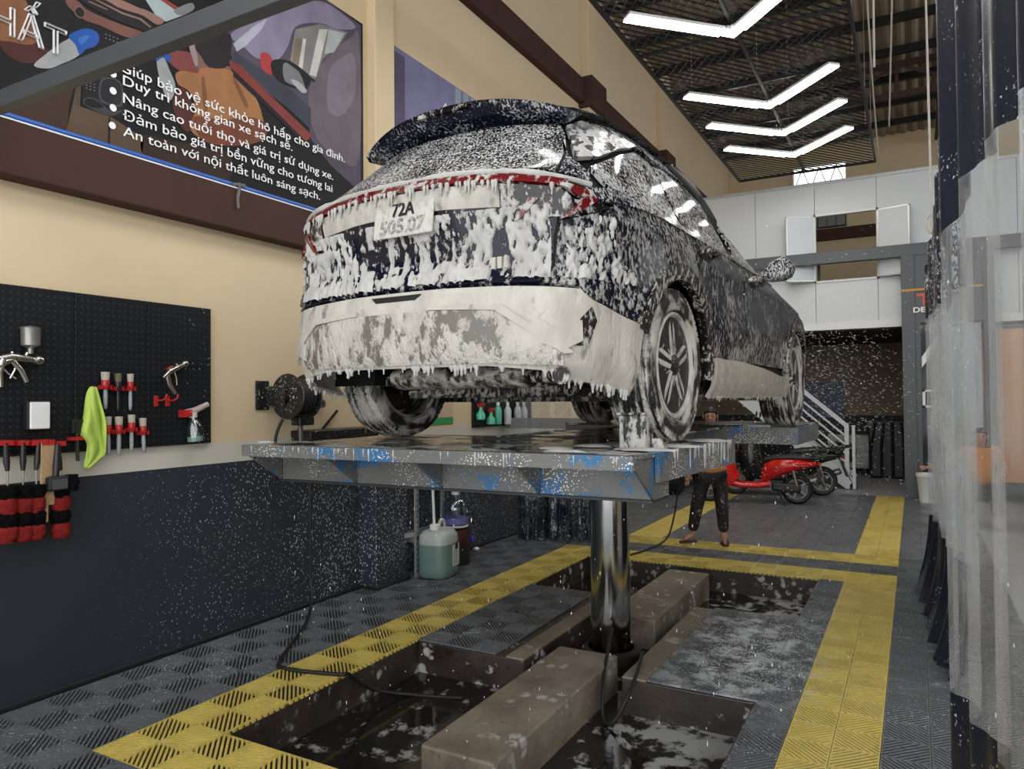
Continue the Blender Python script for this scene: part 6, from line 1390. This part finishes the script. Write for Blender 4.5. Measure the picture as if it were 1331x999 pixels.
# ================================================================== SCOOTERS
M_redp = plain('red_scooter_paint', (.52, .012, .010), .12, var=.06); M_blkp = plain('black_scooter_paint', (.012, .012, .013), .2)
M_seat = plain('black_vinyl', (.012, .012, .012), .5)
def scooter(name, lab, loc, rz, paint):
    S = thing(name, lab, 'scooter', loc, rz)   # x forward, rear axle over the origin
    for nm, xx in (('rear_wheel', 0.), ('front_wheel', 1.27)):
        wv = thing(nm, None, None); wv.parent = S; wv.location = (xx, 0, .225)
        MB().lathe([(.15, -.045), (.19, -.055), (.222, -.03), (.226, 0), (.222, .03), (.19, .055), (.15, .045)], 32, ax=1, closed=True).build('tyre', M_rub, wv, smooth=50)
        r_ = MB(); r_.lathe([(.152, -.03), (.152, .03), (.135, .03), (.135, -.03)], 28, ax=1, closed=True)
        for k in range(5): a = 2*PI*k/5; r_.bar((.03*math.cos(a), 0, .03*math.sin(a)), (.14*math.cos(a), 0, .14*math.sin(a)), .03, .02, (0, 1, 0))
        r_.lathe([(.04, -.05), (.04, .05), (0, .05)], 14, ax=1); r_.build('rim', plain('grey_alloy', (.2, .2, .2), .35, .6), wv, smooth=40)
    def loft(secs, n=16, e=2.6):
        m = MB()
        for x, zc, hy, hz in secs:
            for i in range(n):
                a = 2*PI*i/n; c_, s_ = math.cos(a), math.sin(a); r = (abs(c_)**e+abs(s_)**e)**(-1/e); m.v.append((x, hy*r*c_, zc+hz*r*s_))
        L = len(secs); m.f = [(j*n+i, j*n+(i+1) % n, (j+1)*n+(i+1) % n, (j+1)*n+i) for j in range(L-1) for i in range(n)]+[tuple(range(n)), tuple((L-1)*n+i for i in range(n))]; m.m = [0]*len(m.f); return m
    loft([(-.30, .60, .03, .02), (-.22, .605, .10, .045), (-.05, .60, .16, .085), (.15, .57, .185, .125), (.33, .53, .17, .16), (.44, .47, .12, .15), (.50, .40, .10, .09)]).build('rear_shell', paint, S, smooth=50)
    loft([(.38, .30, .12, .06), (.55, .27, .15, .05), (.80, .27, .16, .05), (.98, .32, .15, .07)]).build('floor_board', paint, S, smooth=50)
    MB().tube(catmull([(.92, 0, .30), (1.03, 0, .45), (1.05, 0, .7), (1.0, 0, .95)], 5), [.16, .17, .17, .18, .19, .19, .19, .19, .18, .17, .16, .15, .13, .12, .11, .10], 14).build('leg_shield', paint, S, smooth=50).scale = (1, 1, 1)
    loft([(1.02, .40, .05, .02), (1.15, .465, .085, .03), (1.28, .47, .085, .03), (1.42, .40, .06, .025)]).build('front_mudguard', paint, S, smooth=50)
    st_ = loft([(-.30, .685, .08, .02), (-.2, .695, .125, .04), (.05, .70, .135, .05), (.28, .69, .125, .045), (.46, .655, .08, .035)]); st_.build('seat', M_seat, S, smooth=50)
    MB().tube(catmull([(-.22, .14, .73), (-.36, .13, .755), (-.42, 0, .76), (-.36, -.13, .755), (-.22, -.14, .73)], 5), .014, 8).build('grab_rail', M_frame, S, smooth=60)
    MB().tube([(1.0, 0, .9), (.96, 0, 1.02)], .05, 10).build('steering_head', paint, S); MB().tube(catmull([(.86, .36, 1.04), (.93, .25, 1.05), (.98, 0, 1.02), (.93, -.25, 1.05), (.86, -.36, 1.04)], 5), .016, 8).build('handlebar', M_frame, S, smooth=60)
    MB().blob((1.06, 0, 1.0), (.09, .09, .08), 14, 8).build('headlamp', M_chrome, S, smooth=70)
    for s in (-1, 1): MB().tube([(.93, s*.22, 1.06), (.92, s*.27, 1.22)], .006, 6).build('mirror_stalk', M_frame, S); MB().blob((.91, s*.28, 1.25), (.015, .06, .045), 12, 6).build('mirror', M_dark, S, smooth=70); MB().tube([(1.07, s*.06, .8), (1.27, s*.06, .225)], .02, 8).build('fork', M_chrome, S)
    MB().bar((-.05, .09, .24), (.36, .09, .27), .10, .13).build('engine_case', plain('dark_engine', (.03, .03, .03), .4, .5), S, bevel=.03) if True else None
    MB().tube(catmull([(.2, -.13, .24), (.0, -.15, .26), (-.2, -.15, .33), (-.30, -.15, .37)], 4), [.03]*5+[.05]*7+[.045], 12).build('silencer', plain('brushed_silencer', (.22, .21, .2), .3, .8), S, smooth=50)
    MB().add([(-.34, -.07, .40), (-.34, .07, .40), (-.42, .07, .22), (-.42, -.07, .22), (-.345, -.07, .40), (-.345, .07, .40), (-.425, .07, .22), (-.425, -.07, .22)], HEX).build('number_plate', plain('pale_plate', (.55, .55, .52), .5), S)
    MB().bar((-.28, 0, .55), (-.36, 0, .30), .14, .02).build('mudguard', M_dark, S); MB().tube([(.25, .1, .2), (.20, .22, .02), (.15, .23, .0)], .012, 6).build('side_stand', M_frame, S); MB().tube([(.0, .12, .25), (.06, .12, .52)], .022, 8).build('shock', M_chrome, S)
    MB().blob((-.30, 0, .60), (.03, .07, .03), 10, 6).build('tail_lamp', M_redp, S, smooth=70)
    return S
a = atZ(1036, 655); scooter('scooter', 'shiny red scooter parked before the staircase', (a.x, a.y+.02, 0), math.radians(190), M_redp).scale = (1.02,)*3
b = atZ(1062, 646); scooter('scooter', 'black scooter parked behind the red scooter', (b.x+.05, b.y+.25, 0), math.radians(196), M_blkp).scale = (1.08,)*3
# parked vehicle whose rear wheel shows under the lift
pc = thing('parked_cart', 'dark parked vehicle whose black tyres show beneath the lift deck', 'vehicle', (-3.75, 12.6, 0))
for x, y in ((.17, -.35), (-.35, -.35), (.17, 1.2), (-.35, 1.2)): 
    q = MB(); q.lathe([(.12, -.08), (.22, -.09), (.25, -.06), (.25, .06), (.22, .09), (.12, .08), (0, .07)], 28, (x, y, .25), 0); q.build('wheel', M_rub, pc, smooth=40)
MB().box((-.45, -.6, .42), (.27, 1.5, .75)).build('body', plain('dark_body', (.03, .032, .035), .3), pc, bevel=.05); MB().box((-.42, -.2, .75), (.24, 1.0, 1.15)).build('cabin', M_dark, pc, bevel=.08); MB().bar((.18, -.63, .42), (.62, -.63, .42), .05, .05).build('tow_bar', M_frame, pc)

# ================================================================== SPRAY IN THE AIR (uncountable drops)
sp_ = MB(); random.seed(3)
def drop(p, r, d):
    d = Vector(d); a = Vector((0, 0, 1)).cross(d); a = a.normalized()*r if a.length > 1e-4 else Vector((r, 0, 0)); b = d.cross(a).normalized()*r; p = Vector(p)
    sp_.add([p-d, p+a, p+b, p-a, p-b, p+d], [(0, 1, 2), (0, 2, 3), (0, 3, 4), (0, 4, 1), (5, 2, 1), (5, 3, 2), (5, 4, 3), (5, 1, 4)])
for i in range(2600):      # mist thrown beyond the car by the washer
    c = Vector((random.gauss(-1.1, .55), random.gauss(10.6, 1.3), random.gauss(1.75, .7)))
    if c.z < .05 or c.y < 8.7 or c.y > 13.1 or c.x > .05 or c.z > 3.6: continue
    drop(c, random.uniform(.0011, .0028), (random.uniform(.004, .018), 0, random.uniform(-.012, .004)))
for i in range(420):       # flecks dripping and drifting round the lift
    c = Vector((random.uniform(-3.3, -.3), random.uniform(2.4, 7.4), random.uniform(.05, 1.2))); drop(c, random.uniform(.0012, .0028), (0, 0, random.uniform(.003, .012)))
for i in range(160):
    c = Vector((random.uniform(-1.2, -.1), random.uniform(2.5, 7), random.uniform(1.2, 3.))); drop(c, random.uniform(.001, .0022), (0, 0, .003))
tag(sp_.build('spray_drops', plain('white_spray', (.85, .86, .88), .5), fix=False), 'white water spray and foam flecks drifting through the bay', 'spray', kind='stuff')
